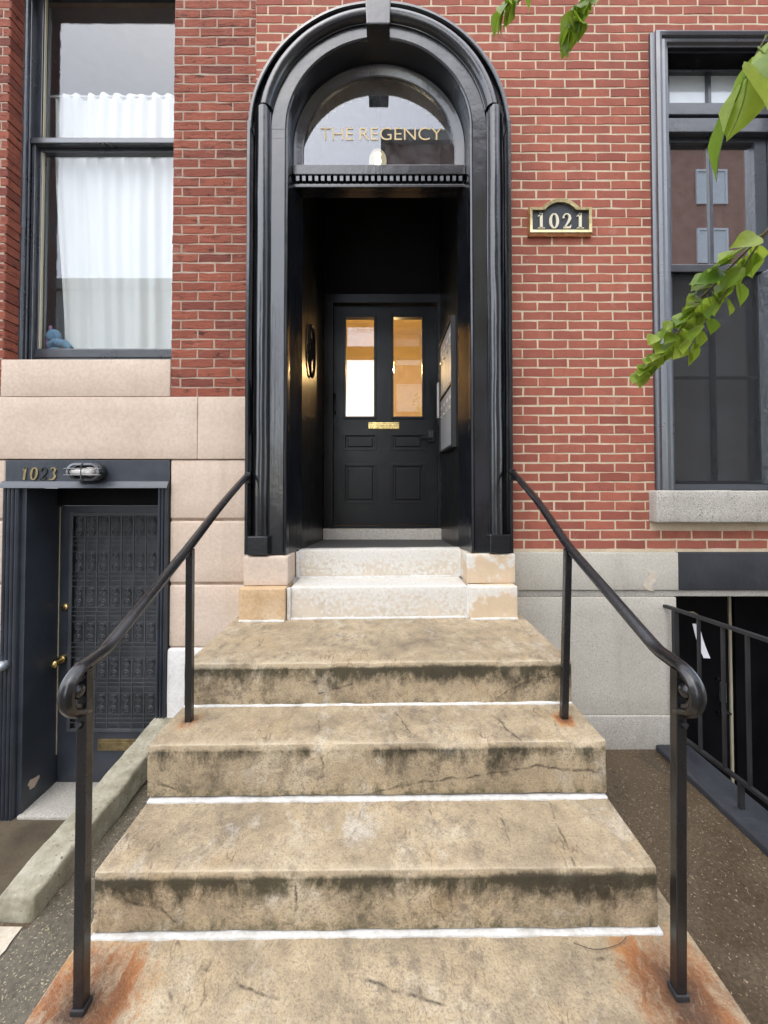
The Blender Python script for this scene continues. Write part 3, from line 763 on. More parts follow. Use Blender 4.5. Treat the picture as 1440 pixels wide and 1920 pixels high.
# ---- window of 1021
wy = .10
win = rails(MB(), 2.052, 2.868, 1.835, 5.00, [(2.152, 2.778, 1.905, 3.43), (2.152, 2.778, 3.49, 4.43), (2.152, 2.778, 4.70, 4.98)], wy, wy + .09).build('window', M['slate'], H1, bevel=.004)
casep = [(0, .02), (0, -.020), (.014, -.030), (.020, -.052), (.040, -.062), (.058, -.056), (.066, -.040), (.082, -.050), (.098, -.046), (.106, -.030), (.118, -.028), (.120, .10)]
def case_rows():
    rows = []
    for k, (sx, sz, bx, bz) in enumerate(((1, None, 1.93, 1.836), (1, -1, 1.93, 5.128), (-1, -1, 2.99, 5.128), (-1, None, 2.99, 1.836))):
        rows.append([(bx + sx*u, y, bz if sz is None else bz - u) for u, y in casep])
    out = []
    for a, b in zip(rows, rows[1:]):
        for i in range(12): out.append([tuple(p[k] + (q[k]-p[k])*i/12 for k in range(3)) for p, q in zip(a, b)])
    return out + [rows[-1]]
MB().grid(case_rows(), close_u=True, cap=True).build('window_casing', M['slate'], win, smooth=True)
MB().box(2.052, 2.868, -.012, wy - .001, 4.985, 5.01).build('window_head', M['void'], win)
for z0, z1, y in ((4.60, 4.69, .058), (4.46, 4.565, .048)):
    MB().box(2.053, 2.867, y, wy - .0005, z0, z1).build('transom_bar', M['slate'], win, bevel=.006)
MB().box(2.053, 2.867, .07, wy - .0005, 3.436, 3.492).build('meeting_rail', M['slate'], win, bevel=.005)
MB().box(2.053, 2.867, .04, wy - .0005, 1.837, 1.875).build('bottom_rail', M['slate'], win, bevel=.004)
MB().box(2.785, 2.828, .02, wy - .0005, 1.88, 3.43).build('screen_track', M['alu'], win, bevel=.003)
for (z0, z1, mat) in ((4.70, 4.98, 'glass'), (3.49, 4.43, 'glass_coated'), (1.905, 3.43, 'glass')):
    MB().box(2.450, 2.474, wy + .012, wy + .05, z0, z1).build('muntin', M['slate'], win, bevel=.003)
    for xa, xb in ((2.152, 2.450), (2.474, 2.778)):
        MB().box(xa, xb, wy + .028, wy + .032, z0, z1).build('window_pane', M[mat], win)
for xa, xb in ((2.152, 2.4495), (2.4745, 2.778)): MB().box(xa, xb, wy + .012, wy + .0275, 2.655, 2.680).build('muntin', M['slate'], win, bevel=.003)
MB().box(2.15, 2.78, wy - .004, wy - .002, 1.88, 3.435).build('insect_screen', M['screen'], win)
MB().box(2.44, 2.452, wy + .034, wy + .05, 3.50, 4.42).build('sash_cord_strip', M['trim_gap_light'], win)
MB().box(2.735, 2.75, wy + .034, wy + .05, 3.50, 4.42).build('sash_cord_strip', M['trim_gap_light'], win)
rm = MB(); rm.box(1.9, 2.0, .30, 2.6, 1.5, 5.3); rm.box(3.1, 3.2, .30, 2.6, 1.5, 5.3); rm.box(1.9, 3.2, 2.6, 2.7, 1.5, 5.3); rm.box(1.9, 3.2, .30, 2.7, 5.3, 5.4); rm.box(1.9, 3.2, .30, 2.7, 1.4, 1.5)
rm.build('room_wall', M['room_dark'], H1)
MB().box(2.08, 2.85, .215, .220, 1.85, 3.44).build('roller_shade', M['shade'], win)
MB().box(2.08, 2.85, .142, .147, 4.66, 5.0).build('roller_shade', M['pale_shade'], win)
worn('window_sill', M['granite'], H1, 1.888, 3.06, -.085, .12, 1.611, 1.832, r=.012, step=.04, amp=.004, fs=9)

# ---- basement entrance of 1021
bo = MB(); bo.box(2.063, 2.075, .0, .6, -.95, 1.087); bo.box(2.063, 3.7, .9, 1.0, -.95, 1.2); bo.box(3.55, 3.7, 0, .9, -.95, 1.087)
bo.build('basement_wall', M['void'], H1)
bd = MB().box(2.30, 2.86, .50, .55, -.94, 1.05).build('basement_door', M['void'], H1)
MB().box(2.862, 2.882, .49, .52, -.94, 1.06).build('door_edge_strip', M['trim_gap_light'], bd)
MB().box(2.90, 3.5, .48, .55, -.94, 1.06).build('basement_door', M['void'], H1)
for z in (.275, .0): MB().box(2.745, 2.835, .475, .499, z, z + .02).build('lock_plate', M['iron'], bd)
MB().box(2.775, 2.815, .47, .499, .10, .26).build('keypad_lock', M['alu'], bd, bevel=.004)
MB().tube([(2.815, .475, .03), (2.815, .44, .03), (2.74, .44, .035)], .012).build('lever_handle', M['iron'], bd, smooth=True)

# ------------------------------------------------------------------ house 1023
H2 = thing('row_house', (-2.2, .2, -.44), 'row house with a pink sandstone base and a basement door numbered 1023', 'row house')
BP2, BL2 = .0690, .2385
def spans2(z0, z1):
    out = []
    if z0 < 2.772: out.append((-3.75, -2.708))
    else: out.append((-3.75, -2.690 - .004*noise.noise(Vector((z0*9, 0, 0)))))
    if z1 < 5.75: out.append((-1.502, -.915 if z1 > 5.0 else -.905))
    else: out[-1] = (-3.75, -.915)
    return out
lay(H2, M['brick_b'], 2.497, 54, BP2, BL2, -1.502 - BL2*.22, spans2, lambda x, z: x > -3.0 and z < 5.42, depth=.11, rough=True, joint=.0068)
mw = MB()
wall_strip(-3.8, -2.706, [(2.05, ZTOP)], .0018, .105); wall_strip(-1.499, -.9145, [(2.495, ZTOP)], .0018, .34); wall_strip(-2.706, -1.499, [(5.75, ZTOP)], .0018, .34)
mw.build('mortar_wall', M['mortar_b'], H2)
MB().box(-3.8, -2.80, .106, .34, 2.05, ZTOP).build('wall_core', M['mortar_b'], H2)
# sandstone
def pk(x0, x1, z0, z1, y=-.004, mat='pink', r=.006, nm='sandstone_block', yb=.34, **k): return worn(nm, M[mat], H2, x0, x1, y, yb, z0, z1, r=r, step=.1, amp=.0015, **k)
pk(-2.706, -1.503, 2.499, 2.765, -.006, nm='sandstone_sill')
pk(-3.8, -1.306, 2.054, 2.495, -.010); pk(-1.303, -.909, 2.054, 2.495, -.010)
pk(-3.8, -2.664, 1.632, 2.050, -.002, r=.014); pk(-3.8, -2.664, 1.183, 1.616, -.002, r=.014); pk(-3.8, -2.664, .736, 1.167, -.002, r=.014)
pk(-3.8, -2.668, -.46, .730, -.012, mat='ochre_stone', r=.014)
for z0, z1 in ((1.632, 2.050), (1.183, 1.616), (.736, 1.167)): pk(-1.496, -.909, z0, z1, -.002, r=.014)
pk(-1.498, -.909, -.46, .728, -.022, mat='whitewash', r=.016)
jb = MB(); jb.box(-3.8, -2.67, .012, .34, -.44, 2.052); jb.box(-1.49, -.909, .012, .34, -.44, 2.052); jb.build('joint_bed', M['mortar_b'], H2)
# ---- tall window
w2 = rails(MB(), -2.70, -1.49, 2.766, 5.76, [(-2.622, -1.57, 2.916, 4.440), (-2.628, -1.56, 4.513, 5.68)], .20, .25).build('window', M['slate'], H2, bevel=.004)
jp = MB(); jp.box(-2.715, -2.688, .1055, .26, 2.766, 5.75)
jp.build('window_jamb', M['slate'], w2, bevel=.004)
for (x, y, r) in ((-2.686, .125, .017), (-2.682, .158, .013)):
    MB().tube([(x, y, 2.768), (x, y, 4.2), (x, y, 5.74)], r, 10).build('jamb_bead', M['slate'], w2, smooth=True)
MB().box(-2.665, -2.640, .165, .1995, 2.77, 4.49).build('jamb_stop', M['slate'], w2, bevel=.003)
MB().box(-1.50, -1.489, .02, .26, 2.766, 5.75).build('window_jamb', M['slate'], w2)
MB().box(-2.684, -1.505, .150, .1995, 4.468, 4.512).build('meeting_rail', M['slate'], w2, bevel=.006)
MB().box(-2.645, -1.52, .19, .1995, 2.845, 2.905).build('bottom_rail', M['slate'], w2, bevel=.003)
for z0, z1 in ((2.916, 4.440), (4.513, 5.68)):
    MB().box(-2.63, -1.56, .222, .226, z0 - .01, z1 + .01).build('window_pane', M['glass'], w2)
    MB().box(-2.6215, -2.612, .205, .221, z0, z1).build('putty_strip', M['trim_gap_light'], w2)
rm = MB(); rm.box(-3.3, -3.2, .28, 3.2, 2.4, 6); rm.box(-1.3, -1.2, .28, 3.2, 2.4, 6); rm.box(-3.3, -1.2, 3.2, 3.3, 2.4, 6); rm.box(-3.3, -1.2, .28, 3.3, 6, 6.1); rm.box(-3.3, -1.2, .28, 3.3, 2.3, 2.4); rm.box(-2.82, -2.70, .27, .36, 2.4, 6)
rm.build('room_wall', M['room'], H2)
MB().box(-2.75, -1.45, .255, .36, 2.70, 2.90).build('window_board', M['trim_gap_light'], w2)

# ---- basement doorway 1023
dw = MB().box(-2.660, -1.499, -.006, .30, 1.888, 2.046).build('basement_doorway', M['navy'], H2, bevel=.004)
MB().prism([], 0, 0) if False else None
lip = [(-.006, 1.900), (-.020, 1.896), (-.040, 1.862), (-.045, 1.850), (.10, 1.850), (.10, 1.888)]
MB().grid([[(x, y, z) for y, z in lip] for x in (-2.672, -1.499)], close_u=True, cap=True).build('doorway_cornice', M['navy'], dw)
def reeds(x0, x1, n, z0, z1):
    prof = [(x0, .10), (x0, -.012)]; w = (x1 - x0)/n
    for i in range(n):
        for k in range(1, 6):
            a = math.pi*k/6; prof.append((x0 + w*(i + .5) - w*.46*math.cos(a), -.012 - .022*math.sin(a)))
        prof.append((x0 + w*(i + 1), -.012))
    prof.append((x1, .10))
    return MB().grid([[(x, y, z) for x, y in prof] for z in (z0, z1)], close_u=True, cap=True)
reeds(-2.658, -2.545, 4, -.44, 1.849).build('reeded_casing', M['navy'], dw, smooth=True)
reeds(-1.570, -1.502, 3, -.44, 1.849).build('reeded_casing', M['navy'], dw, smooth=True)
MB().box(-2.56, -2.512, .0, .34, -.44, 1.849).build('door_reveal', M['navy'], dw, bevel=.004)
MB().box(-1.565, -1.50, .0, .34, -.44, 1.849).build('door_reveal', M['navy'], dw)
cp = MB(); pts = [(.10 + .05*math.cos(a*.7)*(1 + .3*math.sin(a*2.3)), -.27 + .033*math.sin(a*.7)*(1 + .3*math.cos(a*1.9))) for a in range(9)]
cp.add([(-2.5112, y, z) for y, z in pts] + [(-2.513, y, z) for y, z in pts], [tuple(range(9)), tuple(range(17, 8, -1))] + [(i, i + 9, (i+1) % 9 + 9, (i+1) % 9) for i in range(9)]).build('paint_chip', M['pink'], dw)
MB().box(-2.512, -1.565, .27, .34, 1.715, 1.887).build('door_header', M['void'], dw)
MB().box(-2.512, -1.565, .10, .30, 1.852, 1.889).build('door_soffit', M['void'], dw)
worn('door_sill', M['granite'], H2, -2.53, -1.55, -.02, .34, -.50, -.418, r=.012, step=.06, amp=.003)
bdo = rails(MB(), -2.505, -1.566, -.415, 1.712, [(-2.424, -1.63, -.022, 1.655)], .30, .345).build('security_door', M['navy'], H2, bevel=.003)
MB().box(-2.424, -1.63, .335, .344, -.022, 1.655).build('door_back_panel', M['grille'], bdo)
rails(MB(), -2.430, -1.624, -.028, 1.661, [(-2.405, -1.649, -.003, 1.636)], .288, .2995).build('grille_frame', M['grille'], bdo, bevel=.003)
cols = 8; gx0, gx1, gz0, gz1 = -2.405, -1.649, -.003, 1.636; cw = (gx1 - gx0)/cols
for i in range(cols + 1):
    x = gx0 + cw*i
    if 0 < i < cols: MB().box(x - .004, x + .004, .292, .300, gz0, gz1).build('grille_bar', M['grille'], bdo)
rowz = []
nr = 6; rh = (gz1 - gz0)/nr
sc_me = None
for r_ in range(nr):
    zt = gz1 - rh*r_
    for zz in (zt - .003, zt - rh*.60, zt - rh*.72, zt - rh*.84):
        MB().box(gx0, gx1, .293, .299, zz - .0025, zz + .0025).build('grille_crossbar', M['grille'], bdo)
    for i in range(cols):
        cx, cz = gx0 + cw*(i + .5), zt - rh*.30
        if sc_me is None:
            mb = MB()
            for sgn in (1, -1):
                pts = []
                for k in range(26):
                    t = k/25; a = t*2.6*2*math.pi*.62; rr = .034*(1 - t*.8)
                    pts.append((cx + sgn*(-.002 + rr*math.sin(a + .5)*.9), .295, cz + sgn*(.046 + rr*math.cos(a + .5))))
                mb.tube(pts, .0042, 5)
            mb.tube([(cx + .018, .295, cz + .078 - .01), (cx + .026, .295, cz + .03), (cx, .295, cz), (cx - .026, .295, cz - .03), (cx - .018, .295, cz - .068)], .0042, 5)
            o = mb.build('grille_scroll', M['grille'], bdo, smooth=True); sc_me = o.data; sc0 = WORLD[o] - Vector((cx, 0, cz))
        else: put('grille_scroll', sc_me, None, bdo, sc0 + Vector((cx, 0, cz)))
MB().box(-2.51, -2.5055, .292, .2985, -.2, 1.70).build('gap_light_strip', M['trim_gap_light'], bdo)  # light in the gap between door and jamb, painted as a cream strip
m2 = MB().box(-2.187, -1.857, .286, .2995, -.168, -.082).build('mail_slot', M['old_brass'], bdo, bevel=.004)
MB().box(-2.175, -1.869, .279, .2855, -.150, -.100).build('slot_flap', M['old_brass'], m2, bevel=.004)
MB().tube([(-2.47, .2995, .53), (-2.47, .275, .53), (-2.47, .268, .53)], [.032, .030, .012], 16).build('knob_rose', M['brass'], bdo, smooth=True)
kb = MB(); kb.tube([(-2.47, .27, .53), (-2.47, .23, .525)], .012, 10); kb.ell((-2.47, .215, .522), (.030, .022, .030)); kb.build('door_knob', M['brass'], bdo, smooth=True)
MB().tube([(-2.455, .2995, .93), (-2.455, .28, .93), (-2.455, .275, .93)], [.028, .026, .014], 16).build('deadbolt', M['brass'], bdo, smooth=True)

# ------------------------------------------------------------------ entrance steps
ST = thing('entrance_stairs', (0, -.9, GZ), 'weathered tan stone steps rising to the black arched doorway', 'steps')
def tilt(q): return Vector((q.x, q.y, q.z + .0098*q.x))
XL, XR = -.962, .922
FEET = [(-.862, -1.651), (.865, -1.632)]
FEET2 = [(-.877, -.986), (.825, -.994)]
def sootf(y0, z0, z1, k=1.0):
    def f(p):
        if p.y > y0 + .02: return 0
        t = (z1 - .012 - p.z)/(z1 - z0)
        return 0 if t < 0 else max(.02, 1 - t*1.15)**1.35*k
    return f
def edgef(y0, z1): return lambda p: max(0, 1 - ((p.y - y0)**2 + (p.z - z1)**2)**.5/.011)
def mossf(y0, z0): return lambda p: max(0, 1 - (p.z - z0)/.05) if p.y < y0 + .02 else 0
def rustf(feet, rad, zt):
    def f(p):
        if p.z < zt - .1: return 0
        d = 9
        for fx, fy in feet:
            dx, dy = p.x - fx, p.y - fy
            d = min(d, math.hypot(dx*1.0, (dy if dy > 0 else dy*.75)*.9))
        return max(0, 1 - d/rad)**.8
    return f
zero = lambda p: 0
def step(x0, x1, y0, y1, z0, z1, rust=zero, sk=1.0):
    return worn('step', M['step'], ST, x0, x1, y0, y1, z0, z1, r=.006, step=.024, amp=.0035, fs=5, warp=tilt, nose=.034,
                attrs={'soot': sootf(y0, z0, z1, sk), 'edge': edgef(y0, z1), 'moss': mossf(y0, z0), 'rust': rust})
step(-1.0, 1.02, -1.98, -1.0, .16, .360, rustf(FEET, .22, .36))
worn('step', M['step'], ST, -1.02, 1.04, -2.30, -1.3, GZ, .158, r=.016, step=.05, amp=.004, attrs={'soot': zero, 'edge': zero, 'moss': zero, 'rust': zero})
step(XL, XR, -1.466, -.80, .372, .570, sk=1.0)
step(XL - .004, XR + .002, -1.161, -.60, .585, .797, rustf(FEET2, .060, .797), sk=.75)
step(XL, XR, -.867, .02, .785, 1.001, sk=1.1)
def bead(y, z, x0=XL, x1=XR, h=.009, d=.014):
    return worn('caulk_bead', M['caulk'], ST, x0, x1, y - d, y + .02, z - .01, z + h, r=.006, step=.02, amp=.0045, fs=18, warp=tilt)
bead(-1.466, .360, -.967, .930); bead(-1.161, .570); bead(-.867, .798, h=.006, d=.012)
# pedestals and the two inner steps
zf = lambda p: max(0, min(1, (p.z - 1.0)/.4))
for sgn, xo, xi in ((-1, -.922, -.622), (1, .874, .566)):
    a, b = min(xo, xi), max(xo, xi)
    worn('pedestal_block', M['peel_ped'] if sgn > 0 else M['ochre_stone'], ST, a, b, -.244, .0, .985, 1.208, r=.008, step=.035, amp=.002, warp=tilt, attrs={'rust': lambda p: (p.z - .99)/.22 - .4})
    worn('pedestal_block', M['peel_ped'] if sgn > 0 else M['pink'], ST, a + (.004 if sgn < 0 else -.0), b + (0 if sgn < 0 else .012), -.168, .1, 1.210, 1.402, r=.008, step=.035, amp=.002, warp=tilt, attrs={'rust': lambda p: .35})
worn('marble_step', M['peel'], ST, -.596, .560, -.205, .10, .99, 1.208, r=.010, step=.03, amp=.003, warp=tilt, attrs={'rust': lambda p: (p.z - 1.0)/.2 - .3})
worn('marble_step', M['peel'], ST, -.604, .572, .066, .16, 1.19, 1.409, r=.010, step=.03, amp=.003, warp=tilt, attrs={'rust': lambda p: (p.z - 1.2)/.2 - .3})
cb = MB()
def cbead(x0, x1, y, z): return worn('caulk_bead', M['caulk'], ST, x0, x1, y - .012, y + .012, z - .005, z + .010, r=.005, step=.02, amp=.003, fs=24, warp=tilt)
cbead(-.59, .555, -.208, 1.001); cbead(-.92, -.625, -.247, 1.001); cbead(.57, .872, -.247, 1.001); cbead(-.595, .56, .062, 1.209)
for x in (-.605, .563):
    worn('caulk_bead', M['caulk'], ST, x - .012, x + .012, -.222, -.19, 1.0, 1.205, r=.005, step=.03, amp=.002, warp=tilt)
    worn('caulk_bead', M['caulk'], ST, x - .012, x + .012, .045, .075, 1.21, 1.40, r=.005, step=.03, amp=.002, warp=tilt)

# ------------------------------------------------------------------ handrails
SECT = [(-.020, -.004), (-.026, .004), (-.025, .011), (-.016, .019), (-.006, .023), (.006, .023), (.016, .019), (.025, .011), (.026, .004), (.020, -.004), (.012, -.007), (.012, -.018), (-.012, -.018), (-.012, -.007)]
def smooth_path(pts, sub=5):
    P = [Vector(p) for p in pts]; out = []
    for i in range(len(P) - 1):
        p0, p1, p2, p3 = P[max(i-1, 0)], P[i], P[i+1], P[min(i+2, len(P)-1)]
        for k in range(sub):
            t = k/sub
            out.append(.5*((2*p1) + (p2 - p0)*t + (2*p0 - 5*p1 + 4*p2 - p3)*t*t + (3*p1 - p0 - 3*p2 + p3)*t**3))
    return out + [P[-1]]
def handrail(label, foot, foot2, xa, za, xm):
    x = math.copysign(.884, foot[0])
    t = thing('handrail', (x, foot[1], .37), label, 'handrail', 'iron handrails beside the steps')
    path = [(-.128, za), (-.17, za - .004), (-.22, za - .022), (-.60, za - .175), (-.985, 1.575), (-1.30, 1.432), (-1.47, 1.355), (-1.54, 1.326), (-1.60, 1.318), (-1.650, 1.310), (-1.686, 1.284), (-1.694, 1.244), (-1.676, 1.212), (-1.648, 1.196), (-1.622, 1.182), (-1.616, 1.160), (-1.632, 1.146), (-1.652, 1.152)]
    pp = smooth_path([(0, a, b) for a, b in path], 5); rows = []
    N = len(pp)
    for i, p in enumerate(pp):
        tg = (pp[min(i+1, N-1)] - pp[max(i-1, 0)]).normalized(); nn = Vector((0, tg.z, -tg.y))
        if i == 0: nn = Vector((0, tg.z, -tg.y))
        f = i/(N-1); xc = xa + (xm - xa)*(p.y + .128)/(-.85) if p.y > -.978 else xm + (x - xm)*min(1, (p.y + .978)/(-.6))
        s = .86 if f < .78 else max(.38, .86 - (f - .78)*2.4)
        sn = -1 if nn.z < 0 and f < .5 else 1
        if f < .02: sn = 1
        rows.append([Vector((xc + u*s, p.y, p.z)) + nn*(w*s)*(-1) if False else Vector((xc + u*s, p.y, p.z)) + nn*w*s for u, w in SECT])
    MB().grid(rows, close_u=True, cap=True).build('rail', M['iron'], t, smooth=True)
    MB().ell((x, -1.655, 1.255), (.017, .024, .024)).build('scroll_eye', M['iron'], t, smooth=True)
    MB().box(xa - .02, xa + .02, -.142, -.118, za - .045, za + .03).build('wall_bracket', M['iron'], t, bevel=.004)
    def post(fx, fy, z0, tx, ty, z1, w=.0185):
        rows = [[(cx - w, cy - w, z), (cx + w, cy - w, z), (cx + w, cy + w, z), (cx - w, cy + w, z)] for cx, cy, z in ((fx, fy, z0), (tx, ty, z1))]
        return MB().grid(rows, close_u=True, cap=True).build('post', M['iron'], t, bevel=.003)
    p1 = post(foot[0], foot[1], .352, x, -1.625, 1.306, .0150)
    post(foot2[0], foot2[1], .785, xm, -.978, 1.566, .0150)
    MB().box(foot[0] - .020, foot[0] + .020, foot[1] - .020, foot[1] + .020, .352 + .0098*foot[0] + .004, .376 + .0098*foot[0]).build('post_shoe', M['iron_flat'], p1, bevel=.004)
    return t
handrail('black iron handrail with scrolled end, beside the basement door numbered 1023', FEET[0], FEET2[0], -.905, 1.925, -.884)
handrail('black iron handrail with scrolled end, in front of the grey granite base', FEET[1], FEET2[1], .880, 1.945, .858)

# ------------------------------------------------------------------ railing of the basement stair
AR = thing('area_railing', (1.98, -.7, .085), 'plain black iron railing along the dark basement stairwell', 'railing')
MB().box(1.965, 1.995, -1.6, -.0, 1.015, 1.035, Matrix.Rotation(R(-3.2), 3, 'X'), (1.98, 0, 1.025)).build('top_rail', M['iron_flat'], AR, bevel=.002)
MB().box(1.967, 1.993, -1.6, -.10, .19, .21, Matrix.Rotation(R(-3.2), 3, 'X'), (1.98, 0, .2)).build('bottom_rail', M['iron_flat'], AR, bevel=.002)
for i, y in enumerate((-.311, -.488, -.645, -.81, -.97, -1.13, -1.29, -1.45)):
    MB().box(1.972, 1.988, y - .008, y + .008, .2 + .055*-y, 1.015 + .055*-y).build('baluster', M['iron_flat'], AR, bevel=.002)
MB().box(1.965, 1.995, -.125, -.095, .06, 1.02).build('railing_post', M['iron_flat'], AR, bevel=.002)
MB().box(1.965, 1.995, -1.6, -1.57, .06, 1.10).build('railing_post', M['iron_flat'], AR, bevel=.002)
MB().box(1.968, 1.992, -.60, -.58, .06, .23).build('railing_foot', M['iron_flat'], AR)

# ------------------------------------------------------------------ small things
# stroke digits
def stroke(pts, widths, y0, y1, mb=None, close=False):
    mb = mb or MB(); P = [Vector((p[0], 0, p[1])) for p in pts]; N = len(P); rows = []
    for i, p in enumerate(P):
        a = P[(i+1) % N] if close else P[min(i+1, N-1)]; b = P[(i-1) % N] if close else P[max(i-1, 0)]
        t = (a - b).normalized(); n = Vector((-t.z, 0, t.x)); w = (widths[i] if isinstance(widths, list) else widths)/2
        q0, q1 = p - n*w, p + n*w
        rows.append([(q0.x, y0, q0.z), (q1.x, y0, q1.z), (q1.x, y1, q1.z), (q0.x, y1, q0.z)])
    return mb.grid(rows, close_u=True, close_v=close, cap=not close)
def digit(ch, x, z, w, h, y0, y1, mat, parent, th=.16, slant=0):
    mb = MB(); T = lambda u, v: (x + u*w + slant*v*h, z + v*h)
    if ch == '1':
        stroke([T(.52, 0.02), T(.52, .5), T(.52, 1)], th*w*1.3, y0, y1, mb)
        stroke([T(.56, .98), T(.38, .86), T(.16, .82)], [th*w*1.0, th*w*.7, th*w*.4], y0, y1, mb)
        if not slant: stroke([T(.14, .025), T(.52, .04), T(.90, .025)], [h*.035, h*.07, h*.035], y0, y1, mb)
    elif ch == '0':
        n = 28; pts = [T(.5 + .38*math.cos(2*math.pi*k/n), .5 + .47*math.sin(2*math.pi*k/n)) for k in range(n)]
        stroke(pts, [w*th*(.45 + .85*abs(math.cos(2*math.pi*k/n))) for k in range(n)], y0, y1, mb, True)
    elif ch == '2':
        pts = [T(.10, .68), T(.16, .86), T(.34, .97), T(.58, .97), T(.78, .84), T(.80, .66), T(.66, .46), T(.42, .24), T(.18, .06)]
        stroke(pts, [w*th*k for k in (.9, .6, .5, .6, 1.0, 1.3, 1.1, .8, .6)], y0, y1, mb)
        stroke([T(.12, .06), T(.5, .06), T(.82, .07), T(.92, .24)], [h*.10, h*.12, h*.13, h*.03], y0, y1, mb)
    elif ch == '3':
        pts = [T(.14, .82), T(.30, .96), T(.58, .97), T(.78, .82), T(.70, .62), T(.46, .53)]
        stroke(pts, [w*th*k for k in (.6, .7, .7, 1.2, 1.1, .5)], y0, y1, mb)
        pts = [T(.44, .54), T(.72, .48), T(.86, .28), T(.70, .08), T(.40, .02), T(.10, .06)]
        stroke(pts, [w*th*k for k in (.5, .9, 1.4, 1.0, .7, .5)], y0, y1, mb)
    return mb.build('digit', mat, parent)
# plaque
pz0, pz1, pxa, pxb = 3.645, 3.845, 1.042, 1.496
def plaque_outline(x0, x1, z0, z1, top, n=14, inset=.09):
    c = (x0 + x1)/2; pts = [(x0, z0), (x1, z0), (x1, z1), (x1 - inset, z1)]
    hw = (x1 - x0)/2 - inset; rise = top - z1; rad = (hw*hw + rise*rise)/(2*rise); cz = top - rad; a = math.asin(hw/rad)
    for k in range(1, n): 
        t = a - 2*a*k/n; pts.append((c + rad*math.sin(t), cz + rad*math.cos(t)))
    return pts + [(x0 + inset, z1), (x0, z1)]
PQ = thing('house_number_sign', (1.27, -.02, 3.645), 'gold framed dark arched plaque reading 1021 on the brick wall', 'sign')
MB().prism(plaque_outline(1.058, 1.480, 3.668, 3.832, 3.890), -.016, -.001).build('plaque_face', M['plaque_face'], PQ)
o1, o2, o3 = plaque_outline(pxa, pxb, pz0, pz1, 3.910), plaque_outline(1.050, 1.488, 3.660, 3.840, 3.902), plaque_outline(1.068, 1.470, 3.680, 3.824, 3.880)
rows = [[(x, y, z) for x, z in o] for o, y in ((o1, -.001), (o1, -.020), (o2, -.038), (o3, -.034), (o3, -.0165))]
MB().grid(rows, close_u=True).build('plaque_frame', M['bronze'], PQ, smooth=True)
for i, ch in enumerate('1021'): digit(ch, 1.100 + i*.0925, 3.696, .066, .108, -.026, -.0165, M['champagne'], PQ, .22)
HN = thing('house_number', (-2.41, -.01, 1.9), 'weathered brass numerals 1023 above the basement door', 'house number')
for i, ch in enumerate('1023'): digit(ch, -2.550 + i*.066, 1.907, .052, .088, -.013, -.0065, M['old_brass'] if i != 2 else M['iron_flat'], HN, .24, .12)

# caged wall light
WL = thing('wall_lamp', (-2.05, -.01, 1.96), 'oval caged bulkhead lamp with unlit white bulb above the basement door', 'wall lamp')
def stad(cx, cz, a, b, n=10):
    return [(cx + a - b + b*math.cos(t), cz + b*math.sin(t)) for t in [math.pi*(-.5 + k/n) for k in range(n + 1)]] + [(cx - a + b + b*math.cos(t), cz + b*math.sin(t)) for t in [math.pi*(.5 + k/n) for k in range(n + 1)]]
LX, LZ = -2.050, 1.960
A = stad(LX, LZ, .114, .062); B = stad(LX, LZ, .098, .047)
MB().grid([[(x, y, z) for x, z in o] for o, y in ((A, -.0065), (A, -.05), (B, -.058), (B, -.03))], close_u=True, cap=True).build('lamp_housing', M['iron_flat'], WL, smooth=True)
MB().grid([[(x, y, z) for x, z in o] for o, y in ((A, -.078), (A, -.094), (B, -.098), (B, -.078))], close_u=True, close_v=True).build('cage_rim', M['slate'], WL, smooth=True)
for dz in (-.022, .022): MB().tube([(LX - .128, -.088, LZ + dz), (LX - .12, -.104, LZ + dz), (LX + .10, -.104, LZ + dz), (LX + .12, -.088, LZ + dz)], .004, 6).build('cage_bar', M['slate'], WL, smooth=True)
MB().tube([(LX, -.088, LZ - .066), (LX, -.107, LZ - .05), (LX, -.109, LZ), (LX, -.107, LZ + .05), (LX, -.088, LZ + .066)], .004, 6).build('cage_bar', M['slate'], WL, smooth=True)
for s in (-1, 1): MB().tube([(LX + s*.112, -.05, LZ), (LX + s*.112, -.09, LZ)], .008, 6).build('cage_leg', M['slate'], WL)
bl = MB(); bl.tube([(LX - .095, -.068, LZ), (LX - .06, -.068, LZ), (LX - .02, -.068, LZ), (LX + .01, -.068, LZ + .002)], [.018, .020, .020, .026], 12); bl.ell((LX + .035, -.068, LZ + .003), (.040, .032, .032)); bl.build('bulb', M['bulb'], WL, smooth=True)
# hose tap stub on the far casing
HB = thing('wall_spigot', (-2.66, -.03, .62), 'small grey metal pipe stub beside the basement door casing', 'pipe')
sp = MB(); sp.tube([(-2.61, -.03, .628), (-2.61, -.06, .626), (-2.615, -.09, .62)], [.030, .034, .020], 14).build('pipe_flange', M['alu'], HB, smooth=True)
MB().tube([(-2.615, -.09, .62), (-2.66, -.12, .612), (-2.70, -.14, .605)], .014, 10).build('pipe_end', M['alu'], HB, smooth=True)

